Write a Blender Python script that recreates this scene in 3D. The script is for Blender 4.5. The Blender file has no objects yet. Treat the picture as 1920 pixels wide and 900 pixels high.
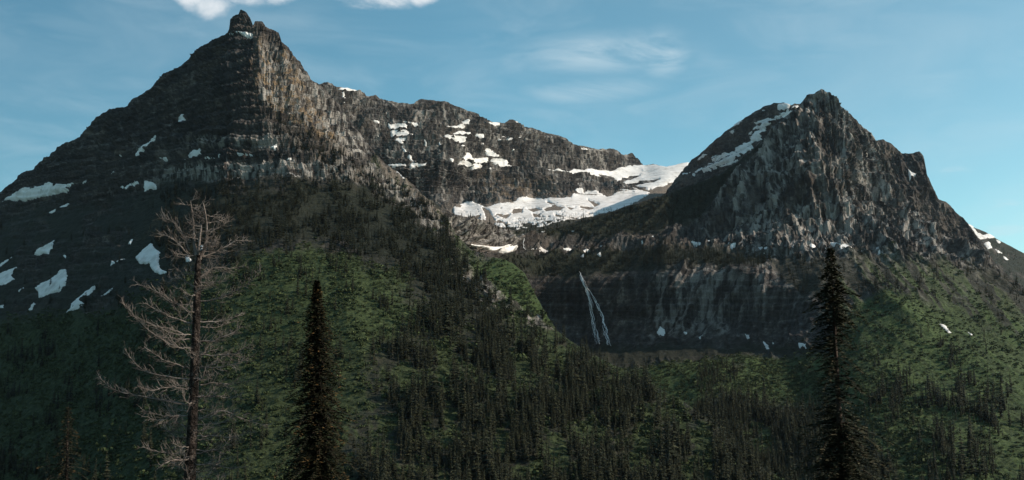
import bpy, math, random
import numpy as np
from mathutils import Vector, Matrix

# ---------------------------------------------------------------- camera, sky, sun, exposure
SC = bpy.context.scene
COL = SC.collection
PITCH = math.radians(8.0)
FOC = 1900.0                                    # focal length in pixels of the 1920 wide frame
cam_d = bpy.data.cameras.new('camera')
cam_d.sensor_width = 36.0
cam_d.lens = 36.0 * FOC / 1920.0
cam_d.clip_start = 0.5
cam_d.clip_end = 60000.0
cam = bpy.data.objects.new('camera', cam_d)
cam.rotation_euler = (math.pi / 2 + PITCH, 0, 0)
COL.objects.link(cam)
SC.camera = cam

SUN_AZ = math.radians(100.0)                     # clockwise from the viewing direction (+Y)
SUN_EL = math.radians(31.0)
SUNV = np.array([math.sin(SUN_AZ) * math.cos(SUN_EL), math.cos(SUN_AZ) * math.cos(SUN_EL), math.sin(SUN_EL)])
sun_d = bpy.data.lights.new('sun', 'SUN')
sun_d.energy = 5.0
sun_d.angle = math.radians(0.53)
sun_d.color = (1.0, 0.87, 0.74)
sun = bpy.data.objects.new('sun', sun_d)
sun.rotation_euler = Vector(-SUNV).to_track_quat('-Z', 'Y').to_euler()
COL.objects.link(sun)

vs = SC.view_settings
vs.view_transform = 'Standard'
vs.look = 'None'
vs.exposure = 0.0
vs.gamma = 1.0
vs.use_curve_mapping = False
SC.cycles.use_denoising = True
SC.cycles.denoising_input_passes = 'RGB_ALBEDO_NORMAL'
SC.cycles.sample_clamp_indirect = 2.0
SC.cycles.max_bounces = 4
SC.cycles.volume_bounces = 1
SC.cycles.volume_step_rate = 4.0


def ray(u, v):
    """world direction of a pixel, scaled so that its Y is one"""
    a = (np.asarray(u, float) - 960.0) / FOC
    b = (450.0 - np.asarray(v, float)) / FOC
    y = math.cos(PITCH) - b * math.sin(PITCH)
    z = math.sin(PITCH) + b * math.cos(PITCH)
    return a / y, z / y


def at(u, v, d):
    x, z = ray(u, v)
    return np.stack([x * d, np.ones_like(x) * d, z * d], -1)


class NT:
    """small helper to write node trees"""
    def __init__(self, tree):
        self.t = tree
        tree.nodes.clear()

    def n(self, kind, ins=None, **props):
        nd = self.t.nodes.new(kind)
        for k, val in props.items():
            setattr(nd, k, val)
        for k, val in (ins or {}).items():
            s = nd.inputs[k]
            if isinstance(val, bpy.types.NodeSocket):
                self.t.links.new(val, s)
            else:
                s.default_value = val
        return nd

    def math(self, op, a, b=0.0, clamp=False):
        return self.n('ShaderNodeMath', {0: a, 1: b}, operation=op, use_clamp=clamp).outputs[0]

    def vmath(self, op, a, b=(0, 0, 0)):
        return self.n('ShaderNodeVectorMath', {0: a, 1: b}, operation=op).outputs[0]

    def noise(self, vec, scale, detail=3.0, rough=0.55, dist=0.0):
        return self.n('ShaderNodeTexNoise', {'Vector': vec, 'Scale': scale, 'Detail': detail, 'Roughness': rough,
                                             'Distortion': dist}).outputs['Fac']

    def ramp(self, fac, stops):
        nd = self.n('ShaderNodeValToRGB', {'Fac': fac})
        el = nd.color_ramp.elements
        while len(el) < len(stops):
            el.new(0.5)
        for e, (p, c) in zip(el, stops):
            e.position = p
            e.color = c if len(c) == 4 else (*c, 1)
        return nd.outputs[0]

    def mix(self, fac, a, b, mode='MIX'):
        nd = self.n('ShaderNodeMix', data_type='RGBA', blend_type=mode)
        for k, val in ((0, fac), (6, a), (7, b)):
            s = nd.inputs[k]
            if isinstance(val, bpy.types.NodeSocket):
                self.t.links.new(val, s)
            else:
                s.default_value = val if k == 0 or len(val) == 4 else (*val, 1)
        return nd.outputs[2]

    def smooth(self, x, lo, hi):
        return self.n('ShaderNodeMapRange', {'Value': x, 'From Min': lo, 'From Max': hi}, interpolation_type='SMOOTHSTEP').outputs[0]


def build_world():
    w = bpy.data.worlds.new('World')
    SC.world = w
    w.use_nodes = True
    g = NT(w.node_tree)
    sky = g.n('ShaderNodeTexSky', sky_type='NISHITA', sun_disc=False, sun_elevation=SUN_EL, sun_rotation=SUN_AZ,
              altitude=1500.0, air_density=1.0, dust_density=0.6, ozone_density=2.0)
    d = g.n('ShaderNodeTexCoord').outputs['Generated']
    # thin high veil, brighter towards the sun
    sd = g.n('ShaderNodeVectorMath', {0: d, 1: tuple(SUNV)}, operation='DOT_PRODUCT').outputs['Value']
    veil = g.ramp(g.n('ShaderNodeMapRange', {'Value': sd, 'From Min': -0.6, 'From Max': 0.6}).outputs[0],
                  [(0.0, (0.44, 0.65, 0.58)), (0.5, (0.93, 1.38, 1.14)), (1.0, (1.44, 1.64, 1.24))])
    tint = g.mix(1.0, sky.outputs[0], veil, 'MULTIPLY')

    def blob(u, v, ru, rv, soft=0.0):
        """soft elliptical window round one direction of the sky"""
        x, z = ray(u, v)
        c = Vector((float(x), 1.0, float(z))).normalized()
        off = g.vmath('SUBTRACT', d, tuple(c))
        sc = g.vmath('MULTIPLY', off, (FOC / ru, 1.0, FOC / rv))
        ln = g.n('ShaderNodeVectorMath', {0: sc}, operation='LENGTH').outputs['Value']
        return g.smooth(ln, 1.0, soft)

    # thin high cirrus: streaks everywhere, denser wisps in places
    st = g.n('ShaderNodeMapping', {'Vector': d, 'Rotation': (0, math.radians(-14), 0), 'Scale': (2.2, 2.2, 8.0)}).outputs[0]
    c1 = g.smooth(g.noise(st, 1.6, 5.0, 0.55, 0.7), 0.42, 0.80)
    st2 = g.n('ShaderNodeMapping', {'Vector': d, 'Rotation': (0, math.radians(22), 0), 'Scale': (3.0, 2.2, 9.0)}).outputs[0]
    c2 = g.smooth(g.noise(st2, 2.2, 5.0, 0.55, 0.9), 0.40, 0.78)
    cir = g.math('MULTIPLY', g.math('MAXIMUM', c1, c2), 0.20)
    st3 = g.n('ShaderNodeMapping', {'Vector': d, 'Rotation': (0, math.radians(4), 0), 'Scale': (5.0, 4.0, 18.0)}).outputs[0]
    wisp_n = g.smooth(g.noise(st3, 1.6, 7.0, 0.62, 1.1), 0.30, 0.68)
    wm = blob(1130, 100, 230, 52)
    wm = g.math('MAXIMUM', wm, blob(1110, 170, 170, 34))
    wm = g.math('MAXIMUM', wm, blob(1245, 100, 70, 60))
    cir = g.math('MAXIMUM', cir, g.math('MULTIPLY', g.math('MULTIPLY', wisp_n, wm), 0.62))
    low = g.math('MULTIPLY', g.smooth(g.noise(st3, 5.0, 6.0, 0.6, 0.5), 0.40, 0.62),
                 g.math('MAXIMUM', blob(1885, 432, 90, 26), g.math('MAXIMUM', blob(1880, 382, 50, 14), blob(1790, 320, 40, 12))))
    cir = g.math('MAXIMUM', cir, g.math('MULTIPLY', low, 0.35))
    # small fair-weather cumulus at the top edge
    cu = blob(398, 8, 80, 44)
    for a in ((360, -4, 60, 34), (455, -6, 80, 30), (525, -8, 70, 34), (715, -10, 130, 44), (640, -20, 80, 30), (790, -4, 60, 28)):
        cu = g.math('MAXIMUM', cu, blob(*a))
    cn = g.noise(g.n('ShaderNodeMapping', {'Vector': d, 'Scale': (1, 1, 1.6)}).outputs[0], 26.0, 7.0, 0.6, 0.2)
    cum = g.smooth(g.math('ADD', g.math('MULTIPLY', cu, 0.62), g.math('MULTIPLY', cn, 1.0)), 0.72, 1.25)
    cloud_c = (5.2, 6.2, 6.7)
    c = g.mix(cir, tint, cloud_c)
    c = g.mix(cum, c, (6.0, 6.4, 6.7))
    bg = g.n('ShaderNodeBackground', {'Color': c, 'Strength': 0.132})
    out = g.n('ShaderNodeOutputWorld', {'Surface': bg.outputs[0]})


build_world()

# ---------------------------------------------------------------- numeric helpers
rng = np.random.default_rng(7)
random.seed(7)


def _hash(ix, iy, iz, seed):
    h = (ix * np.uint32(374761393) + iy * np.uint32(668265263) + iz * np.uint32(2147483647) + np.uint32(seed) * np.uint32(974711))
    h = (h ^ (h >> np.uint32(13))) * np.uint32(1274126177)
    h = (h ^ (h >> np.uint32(16))) * np.uint32(2246822519)
    return ((h ^ (h >> np.uint32(15))) & np.uint32(0xFFFFFF)).astype(np.float32) / np.float32(0xFFFFFF)


def vnoise(x, y, z, seed=0):
    x, y, z = np.broadcast_arrays(*[np.asarray(a, np.float32) for a in (x, y, z)])
    fx, fy, fz = np.floor(x), np.floor(y), np.floor(z)
    ix, iy, iz = [a.astype(np.int64).astype(np.uint32) for a in (fx, fy, fz)]
    tx, ty, tz = x - fx, y - fy, z - fz
    tx, ty, tz = [t * t * t * (t * (t * 6 - 15) + 10) for t in (tx, ty, tz)]
    one = np.uint32(1)
    with np.errstate(over='ignore'):
        def lx(jy, jz):
            a = _hash(ix, jy, jz, seed)
            return a + (_hash(ix + one, jy, jz, seed) - a) * tx
        a = lx(iy, iz); a = a + (lx(iy + one, iz) - a) * ty
        b = lx(iy, iz + one); b = b + (lx(iy + one, iz + one) - b) * ty
    return a + (b - a) * tz                              # 0..1


def fbm(x, y, z, oct=4, seed=0, gain=0.5, lac=2.03):
    s, a, t = 0.0, 1.0, 0.0
    for o in range(oct):
        k = lac ** o
        s = s + a * vnoise(x * k + 17.3 * o, y * k - 9.1 * o, z * k + 3.7 * o, seed + o)
        t += a
        a *= gain
    return s / t


def ridged(x, y, z, oct=4, seed=0, gain=0.55):
    s, a, t = 0.0, 1.0, 0.0
    for o in range(oct):
        k = 2.07 ** o
        n = 1.0 - np.abs(2.0 * vnoise(x * k + 7.7 * o, y * k + 2.3 * o, z * k - 5.1 * o, seed + o) - 1.0)
        s = s + a * n * n
        t += a
        a *= gain
    return s / t


def sstep(x, a, b):
    t = np.clip((x - a) / (b - a), 0, 1)
    return t * t * (3 - 2 * t)


def poly_sdf(u, v, poly):
    """signed distance to a polygon, positive inside"""
    p = np.asarray(poly, np.float32)
    d2 = np.full(u.shape, 1e12, np.float32)
    inside = np.zeros(u.shape, bool)
    for (x0, y0), (x1, y1) in zip(p, np.roll(p, -1, 0)):
        ex, ey = x1 - x0, y1 - y0
        wx, wy = u - x0, v - y0
        t = np.clip((wx * ex + wy * ey) / (ex * ex + ey * ey + 1e-9), 0, 1)
        d2 = np.minimum(d2, (wx - ex * t) ** 2 + (wy - ey * t) ** 2)
        if abs(ey) > 1e-9:
            inside ^= ((y0 > v) != (y1 > v)) & (u < x0 + ex * (v - y0) / ey)
    d = np.sqrt(d2)
    return np.where(inside, d, -d)


def tps(ctrl, lam=1e-4):
    c = np.asarray(ctrl, float)
    X = c[:, :2] / 500.0
    n = len(X)
    r2 = ((X[:, None] - X[None]) ** 2).sum(-1)
    K = np.where(r2 > 0, 0.5 * r2 * np.log(r2 + 1e-12), 0) + lam * np.eye(n)
    Pm = np.hstack([np.ones((n, 1)), X])
    A = np.block([[K, Pm], [Pm.T, np.zeros((3, 3))]])
    sol = np.linalg.solve(A, np.concatenate([np.log(c[:, 2]), np.zeros(3)]))

    def f(u, v):
        x, y = np.asarray(u, np.float32) / 500.0, np.asarray(v, np.float32) / 500.0
        s = sol[n] + sol[n + 1] * x + sol[n + 2] * y
        for i in range(n):
            r = (x - X[i, 0]) ** 2 + (y - X[i, 1]) ** 2 + 1e-12
            s = s + sol[i] * 0.5 * r * np.log(r)
        return np.exp(s)
    return f


def mesh_np(name, V, F, smooth=True):
    """mesh from a vertex array and an array of quads (or triangles)"""
    me = bpy.data.meshes.new(name)
    V = np.ascontiguousarray(V, np.float32)
    F = np.ascontiguousarray(F, np.int32)
    k = F.shape[1]
    me.vertices.add(len(V)); me.vertices.foreach_set('co', V.ravel())
    me.loops.add(F.size); me.loops.foreach_set('vertex_index', F.ravel())
    me.polygons.add(len(F))
    me.polygons.foreach_set('loop_start', np.arange(0, F.size, k, dtype=np.int32))
    me.polygons.foreach_set('use_smooth', np.full(len(F), smooth))
    me.update()
    me.validate()
    return me


def link(name, me, mat=None, parent=None, **props):
    o = bpy.data.objects.new(name, me)
    COL.objects.link(o)
    if me is not None:
        for m in ([mat] if mat is not None and not isinstance(mat, (list, tuple)) else (mat or [])):
            me.materials.append(m)
    if parent is not None:
        o.parent = parent
    for k, val in props.items():
        if val is not None:
            o[k] = val
    return o


# ---------------------------------------------------------------- materials
def principled(name):
    m = bpy.data.materials.new(name)
    m.use_nodes = True
    g = NT(m.node_tree)
    b = g.n('ShaderNodeBsdfPrincipled')
    g.n('ShaderNodeOutputMaterial', {'Surface': b.outputs[0]})
    b.inputs['Roughness'].default_value = 0.9
    b.inputs['Specular IOR Level'].default_value = 0.15
    return m, g, b


def set_in(g, b, name, sock):
    g.t.links.new(sock, b.inputs[name])


def mountain_material():
    m, g, b = principled('mountain_ground')
    pos = g.n('ShaderNodeTexCoord').outputs['Object']
    cov = g.n('ShaderNodeAttribute', attribute_name='cover')
    sep = g.n('ShaderNodeSeparateColor', {0: cov.outputs['Color']})
    grass, scree, ochre = sep.outputs[0], sep.outputs[1], sep.outputs[2]
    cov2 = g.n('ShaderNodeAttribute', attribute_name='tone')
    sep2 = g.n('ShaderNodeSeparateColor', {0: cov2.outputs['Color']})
    pale, forest, lush_lit = sep2.outputs[0], sep2.outputs[1], sep2.outputs[2]
    # bedded limestone: thin level bands, vertical water streaks, speckle
    bed = g.n('ShaderNodeMapping', {'Vector': pos, 'Scale': (0.004, 0.004, 0.075)}).outputs[0]
    n_bed = g.noise(bed, 1.0, 5.0, 0.65)
    strk = g.n('ShaderNodeMapping', {'Vector': pos, 'Scale': (0.055, 0.055, 0.006)}).outputs[0]
    n_str = g.noise(strk, 1.0, 4.0, 0.6)
    n_fine = g.noise(pos, 0.12, 5.0, 0.7)
    n_big = g.noise(pos, 0.008, 4.0, 0.6)
    sw = cov.outputs['Alpha']
    f = g.math('ADD', g.math('MULTIPLY', n_bed, g.math('MULTIPLY', sw, 0.55)), g.math('MULTIPLY', n_str, g.math('SUBTRACT', 0.70, g.math('MULTIPLY', sw, 0.55))))
    f = g.math('ADD', f, g.math('MULTIPLY', n_fine, 0.30))
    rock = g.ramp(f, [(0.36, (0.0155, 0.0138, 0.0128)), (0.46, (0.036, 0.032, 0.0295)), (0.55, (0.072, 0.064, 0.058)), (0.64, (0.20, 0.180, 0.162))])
    warm = g.ramp(n_big, [(0.35, (0.95, 0.98, 1.02)), (0.62, (1.07, 1.0, 0.94))])
    rock = g.mix(1.0, rock, warm, 'MULTIPLY')
    rock = g.mix(g.math('MULTIPLY', pale, g.smooth(n_str, 0.42, 0.62)), rock, (0.36, 0.325, 0.29))  # pale rock; also carries sunlight painted on the prow and lit ribs
    och = g.ramp(n_fine, [(0.35, (0.14, 0.11, 0.085)), (0.60, (0.27, 0.18, 0.10)), (0.75, (0.36, 0.26, 0.09))])
    rock = g.mix(g.math('MULTIPLY', ochre, g.smooth(g.noise(pos, 0.045, 4.0, 0.65), 0.46, 0.62)), rock, och)
    scr = g.ramp(n_fine, [(0.3, (0.13, 0.105, 0.085)), (0.7, (0.25, 0.205, 0.165))])
    rock = g.mix(scree, rock, scr)
    gn = g.noise(pos, 0.10, 5.0, 0.7)
    gr = g.ramp(gn, [(0.32, (0.015, 0.022, 0.009)), (0.50, (0.036, 0.049, 0.019)), (0.66, (0.070, 0.086, 0.036))])
    gl = g.ramp(gn, [(0.32, (0.026, 0.040, 0.013)), (0.52, (0.058, 0.084, 0.028)), (0.68, (0.100, 0.128, 0.050))])
    gr = g.mix(lush_lit, gr, gl)
    fl = g.ramp(gn, [(0.35, (0.013, 0.015, 0.010)), (0.65, (0.032, 0.034, 0.021))])
    c = g.mix(grass, rock, gr)
    c = g.mix(forest, c, fl)
    set_in(g, b, 'Base Color', c)
    h = g.math('ADD', g.math('MULTIPLY', g.noise(pos, 0.22, 5.0, 0.65), 1.0), g.math('MULTIPLY', n_str, 1.0))
    h = g.math('ADD', h, g.math('MULTIPLY', g.noise(g.n('ShaderNodeMapping', {'Vector': pos, 'Scale': (0.012, 0.012, 0.22)}).outputs[0], 1.0, 4.0, 0.6), g.math('MULTIPLY', sw, 1.6)))
    bp = g.n('ShaderNodeBump', {'Strength': 1.0, 'Distance': 4.0, 'Height': h})
    set_in(g, b, 'Normal', bp.outputs[0])
    return m


def simple_mat(name, stops, scale, rough=0.9, bump=0.0, bscale=None, attr=None, spec=0.15, detail=4.0, transl=0.0):
    m, g, b = principled(name)
    pos = g.n('ShaderNodeTexCoord').outputs['Object']
    f = g.noise(pos, scale, detail, 0.6)
    if attr:
        a = g.n('ShaderNodeAttribute', attribute_name=attr).outputs['Fac']
        f = g.math('ADD', g.math('MULTIPLY', f, 0.45), g.math('MULTIPLY', a, 0.55))
    set_in(g, b, 'Base Color', g.ramp(f, stops))
    b.inputs['Roughness'].default_value = rough
    b.inputs['Specular IOR Level'].default_value = spec
    if bump:
        bp = g.n('ShaderNodeBump', {'Strength': bump, 'Distance': 1.0, 'Height': g.noise(pos, bscale or scale * 3, 4.0, 0.6)})
        set_in(g, b, 'Normal', bp.outputs[0])
    return m


M_MOUNT = mountain_material()
M_SNOW = simple_mat('old_snow', [(0.30, (0.52, 0.48, 0.44)), (0.50, (0.74, 0.70, 0.66)), (0.75, (0.84, 0.81, 0.78))], 0.03, 0.7, 0.25, 0.15, spec=0.3)
M_TREE = simple_mat('conifer_needles', [(0.22, (0.006, 0.008, 0.005)), (0.5, (0.016, 0.0195, 0.010)), (0.80, (0.046, 0.045, 0.022))], 0.35, 0.85, attr='tint')
M_BARK = simple_mat('conifer_bark', [(0.3, (0.035, 0.025, 0.02)), (0.7, (0.10, 0.075, 0.06))], 3.0, 0.95, 0.5, 9.0)
M_SHRUB = simple_mat('alder_leaves', [(0.25, (0.013, 0.021, 0.008)), (0.5, (0.036, 0.050, 0.018)), (0.8, (0.076, 0.094, 0.036))], 0.6, 0.8, attr='tint')
M_WATER = simple_mat('falling_water', [(0.3, (0.75, 0.75, 0.75)), (0.6, (0.92, 0.92, 0.92))], 0.12, 0.5, 0.4, 0.4, spec=0.4)
M_SOIL = simple_mat('near_slope_ground', [(0.3, (0.020, 0.030, 0.012)), (0.7, (0.06, 0.07, 0.03))], 0.4, 0.95, 0.6, 1.5)
M_DEAD = simple_mat('weathered_dead_wood', [(0.3, (0.095, 0.077, 0.066)), (0.5, (0.20, 0.168, 0.147)), (0.75, (0.35, 0.30, 0.268))], 2.2, 0.9, 0.3, 12.0)
M_DBARK = simple_mat('flaking_dead_bark', [(0.36, (0.018, 0.0145, 0.012)), (0.52, (0.055, 0.043, 0.036)), (0.66, (0.20, 0.160, 0.135))], 4.0, 0.95, 0.9, 9.0, detail=6.0)
M_RUST = simple_mat('rust_brown_needles', [(0.28, (0.010, 0.013, 0.007)), (0.56, (0.026, 0.027, 0.012)), (0.72, (0.095, 0.056, 0.020)), (0.86, (0.27, 0.145, 0.05))], 2.0, 0.85, attr='tint')
M_SPRUCE = simple_mat('spruce_needles', [(0.25, (0.012, 0.016, 0.010)), (0.50, (0.032, 0.036, 0.019)), (0.80, (0.11, 0.085, 0.045))], 2.0, 0.85, attr='tint')

# ---------------------------------------------------------------- terrain
def tri_terrace(s, T):
    f = s / T - np.floor(s / T)
    return np.where(f > 0.28, 2 * (f - 0.28) / 0.72 - 1, 1 - 2 * f / 0.28)


def blur(a, k):
    """box blur of a 2-D field, twice"""
    for _ in range(2):
        for ax in (0, 1):
            p = [(0, 0), (0, 0)]
            p[ax] = (k + 1, k)
            c = np.cumsum(np.pad(a, p, mode='edge'), axis=ax)
            n = a.shape[ax]
            hi = np.take(c, np.arange(2 * k + 1, 2 * k + 1 + n), axis=ax)
            lo = np.take(c, np.arange(0, n), axis=ax)
            a = (hi - lo) / (2 * k + 1)
    return a


class Sheet:
    """one mountain side: crest line and foot line with depths in between, roughened in metres, closed by a rear slope"""
    def __init__(self, name, crest, ctrl, u0, u1, foot, du, dv, seed, jag, cover, rough, fan):
        self.name = name
        U1 = np.arange(max(u0, -60), min(u1, 1985) + du, du)
        if u0 < -60:
            U1 = np.concatenate([np.arange(u0, -60 - 3 * du, 7.0), U1])
        if u1 > 1985:
            U1 = np.concatenate([U1, np.arange(U1[-1] + 7.0, u1 + 7.0, 7.0)])
        U1 = U1.astype(np.float32)
        cr = np.asarray(crest, np.float32)
        top = np.interp(U1, cr[:, 0], cr[:, 1])
        top = top + jag * (2 * fbm(U1 / 26.0, seed, 0.3, 4, seed, 0.6) - 1)
        ft = np.asarray(foot, np.float32)
        bot = np.interp(U1, ft[:, 0], ft[:, 1])
        nv = int((bot - top).max() / dv) + 2
        t = np.linspace(0, 1, nv, dtype=np.float32)[:, None]
        V = top[None] + (bot - top)[None] * t
        U = np.broadcast_to(U1[None], V.shape).astype(np.float32)
        D = tps(ctrl)(U, V)
        P = at(U, V, D).astype(np.float32)
        self.U, self.V, self.T = U, V, np.broadcast_to((V - top[None]), V.shape)
        N = self.normals(P)
        x, y, z = P[..., 0], P[..., 1], P[..., 2]
        C = cover(U, V, P, self.T, seed)                      # dict of 0..1 fields
        rock = np.clip(1 - C['grass'] - C['forest'], 0, 1)
        rk = np.clip(blur(rock, 3), 0, 1)
        fx, fz = fan                                           # where the gullies fan out from
        sfan = (x - fx) / np.maximum(fz - z, 60.0) * 620.0
        w = 18 * (fbm(x / 160, y / 160, z / 160, 3, seed + 40) - 0.5)
        gul = ridged((sfan + w) / 95, y / 260, z / 520, 4, seed + 1, 0.58) - 0.45
        gul2 = ridged((sfan + w) / 30, y / 120, z / 190, 3, seed + 9, 0.6) - 0.45
        bed = z + 0.06 * x + 8 * (fbm(x / 140, y / 140, z / 60, 3, seed + 3) - 0.5)
        ter = tri_terrace(bed, 47.0) * 0.62 + tri_terrace(bed * 1.03 + 9, 17.0) * 0.38
        gul3 = ridged((sfan + 0.5 * w) / 10.5, y / 40, z / 62, 2, seed + 29, 0.6) - 0.45
        lump = fbm(x / 26, y / 26, z / 34, 4, seed + 5, 0.62) - 0.5
        blk = vnoise(x / 7.5, y / 7.5, z / 11, seed + 6) - 0.5
        big = fbm(x / 260, y / 260, z / 300, 3, seed + 12) - 0.5
        edge = 0.25 + 0.75 * sstep(self.T, 0, 14)
        dr = rough.get('gully', 40) * gul + rough.get('rib', 14) * gul2 + rough.get('flute', 8) * gul3 + rough.get('bed', 9) * ter + rough.get('lump', 22) * lump + rough.get('block', 6.5) * blk + rough.get('big', 40) * big
        soft = rough.get('swell', 18) * (ridged((sfan + w) / 120, 0.3 * z / 900, y / 900, 3, seed + 20) - 0.45) * 0.8 + 7 * (fbm(x / 30, y / 30, z / 30, 3, seed + 22) - 0.5) + 2.4 * (vnoise(x / 6.5, y / 6.5, z / 6.5, seed + 23) - 0.5)
        calm = 1.0 - 0.85 * np.clip(C.get('calm', 0.0), 0, 1)
        disp = (dr * rk * calm + soft * (1 - rk)) * edge
        self.N = N
        self.base = P
        self.disp = disp
        self.lowdisp = blur(disp, 4)
        self.P = (P + N * disp[..., None]).astype(np.float32)
        self.C = C
        self.nv, self.nu = V.shape
        # rear slope
        back = []
        for k, (dy, dz) in enumerate(((14, -5), (45, -26), (120, -90), (300, -260), (700, -640))):
            q = self.P[0].copy()
            q[:, 1] += dy
            q[:, 2] += dz
            back.append(q)
        G = np.concatenate([np.stack(back[::-1]), self.P])
        nb = len(back)
        rows, cols = G.shape[:2]
        i = np.arange(rows * cols).reshape(rows, cols)
        F = np.stack([i[:-1, :-1], i[1:, :-1], i[1:, 1:], i[:-1, 1:]], -1).reshape(-1, 4)
        me = mesh_np(name, G.reshape(-1, 3), F)
        fr = np.concatenate([np.zeros((nb, cols - 1)), rk[:-1, :-1]])
        me.polygons.foreach_set('use_smooth', (fr.ravel() < 0.5) if len(me.polygons) == fr.size else np.ones(len(me.polygons), bool))
        pad = lambda a: np.concatenate([np.repeat(a[:1], nb, 0), a]).ravel()
        zero = np.zeros(V.shape)
        for an, keys in (('cover', ('grass', 'scree', 'ochre')), ('tone', ('pale', 'forest', 'lush_lit'))):
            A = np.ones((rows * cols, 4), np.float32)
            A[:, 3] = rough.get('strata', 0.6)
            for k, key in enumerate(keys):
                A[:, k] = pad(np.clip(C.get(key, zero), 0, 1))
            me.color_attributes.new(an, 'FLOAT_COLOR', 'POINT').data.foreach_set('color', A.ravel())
        self.obj = link(name, me, M_MOUNT, kind='structure')

    @staticmethod
    def normals(P):
        a = np.gradient(P, axis=1)
        b = np.gradient(P, axis=0)
        n = np.cross(a, b)
        n /= np.linalg.norm(n, axis=-1, keepdims=True) + 1e-9
        flip = np.where((n * P).sum(-1) > 0, -1.0, 1.0)[..., None]
        return (n * flip).astype(np.float32)

    def point(self, u, v):
        """surface points for image positions"""
        u = np.asarray(u, float); v = np.asarray(v, float)
        j = np.clip(np.searchsorted(self.U[0], u), 0, self.nu - 1)
        tp, bt = self.V[0, j], self.V[-1, j]
        i = np.clip(np.round((v - tp) / (bt - tp) * (self.nv - 1)).astype(int), 0, self.nv - 1)
        return i, j

    def inside(self, u, v):
        i, j = self.point(u, v)
        return v >= self.V[0, j] + 2

    def snow(self, poly, holes=(), thick=4.0, ragged=3.0, seed=0, sub=2, streak=(9, 5), spots=0):
        """snow lying on the sheet inside an outline, its surface smoother than the rock, thinning to its edges"""
        p = np.asarray(poly, float)
        (ua, va), (ub, vb) = p.min(0) - 8, p.max(0) + 8
        m = (self.U >= ua) & (self.U <= ub) & (self.V >= va) & (self.V <= vb)
        if not m.any():
            return None
        ii = np.where(m.any(1))[0]; jj = np.where(m.any(0))[0]
        sl = (slice(ii[0], ii[-1] + 1), slice(jj[0], jj[-1] + 1))

        def up(a):
            for ax in (0, 1):
                n = a.shape[ax]
                k = np.arange(0, (n - 1) * sub + 1) / sub
                lo = np.minimum(k.astype(int), n - 1); hi = np.minimum(lo + 1, n - 1)
                f = (k - lo).reshape([-1 if q == ax else 1 for q in range(a.ndim)]).astype(np.float32)
                a = np.take(a, lo, ax) * (1 - f) + np.take(a, hi, ax) * f
            return a
        U, V = up(self.U[sl]), up(self.V[sl])
        P, N = up(self.base[sl]), up(self.N[sl])
        dl, dd = up(self.lowdisp[sl]), up(self.disp[sl])
        nz = fbm(U / streak[0], V / streak[1], 0.5 + seed, 4, 70 + seed, 0.6) - 0.5
        s = poly_sdf(U, V, poly) + ragged * 2.0 * nz
        for h in holes:
            s = np.minimum(s, -poly_sdf(U, V, h) + ragged * 1.2 * nz)
        if spots:
            sp_n = fbm(U / 13.0, V / 3.6, 2.5 + seed, 4, 170 + seed, 0.6)
            s = np.minimum(s, (sp_n - np.interp(V, [spots - 22, spots, spots + 22], [0.16, 0.34, 0.50])) * 26.0)
        lift = np.where(s > 0, np.minimum(s / 2.5, 1.0), -0.6)
        mixd = 0.35 * dd + 0.65 * dl
        d = np.where(s > 0, np.maximum(mixd, dd - thick * 1.2), dd) + thick * lift
        d = np.maximum(d, np.where(s > 1.0, dd - thick * 2.5, -1e9))
        Q = P + N * d[..., None]
        keep = s > -1.6
        q = keep[:-1, :-1] | keep[1:, :-1] | keep[1:, 1:] | keep[:-1, 1:]
        if not q.any():
            return None
        idx = np.arange(U.size).reshape(U.shape)
        F = np.stack([idx[:-1, :-1], idx[1:, :-1], idx[1:, 1:], idx[:-1, 1:]], -1)[q]
        used, inv = np.unique(F, return_inverse=True)
        return mesh_np('snow_patch', Q.reshape(-1, 3)[used], inv.reshape(F.shape))


def nrm(u, v, s, seed, oct=4):
    return 2 * fbm(u / s, v / s, 0.7, oct, seed, 0.55) - 1


def pmask(u, v, poly, soft, noise=0.0, scale=30.0, seed=0):
    s = poly_sdf(u, v, poly)
    if noise:
        s = s + noise * nrm(u, v, scale, seed)
    return sstep(s, -soft, soft)


# ---- the tall peak and the green hillside below it
CREST_L = [(-700, 760), (-420, 590), (-200, 470), (-60, 395), (0, 360), (20, 345), (40, 325), (62, 318), (75, 305), (100, 285), (120, 268), (150, 258), (165, 240), (185, 218),
           (205, 205), (238, 198), (248, 185), (270, 172), (290, 158), (305, 137), (330, 130), (358, 112), (370, 92), (385, 82), (400, 75),
           (415, 68), (427, 61), (430, 45), (436, 30), (443, 25), (452, 17), (462, 22), (470, 35), (474, 46), (478, 40), (490, 40), (500, 50),
           (512, 54), (522, 62), (528, 80), (540, 90), (555, 110), (562, 115), (570, 128), (583, 148), (600, 160), (620, 178), (640, 200),
           (660, 230), (680, 255), (700, 283), (720, 305), (745, 325), (770, 345), (800, 368), (825, 388), (840, 420), (860, 445), (880, 465),
           (920, 482), (960, 492), (985, 515), (1000, 545), (1020, 582), (1045, 620), (1090, 652), (1130, 674), (1210, 714), (1300, 764),
           (1340, 796), (1380, 836), (1420, 872), (1500, 920), (1560, 965), (1640, 992)]
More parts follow.
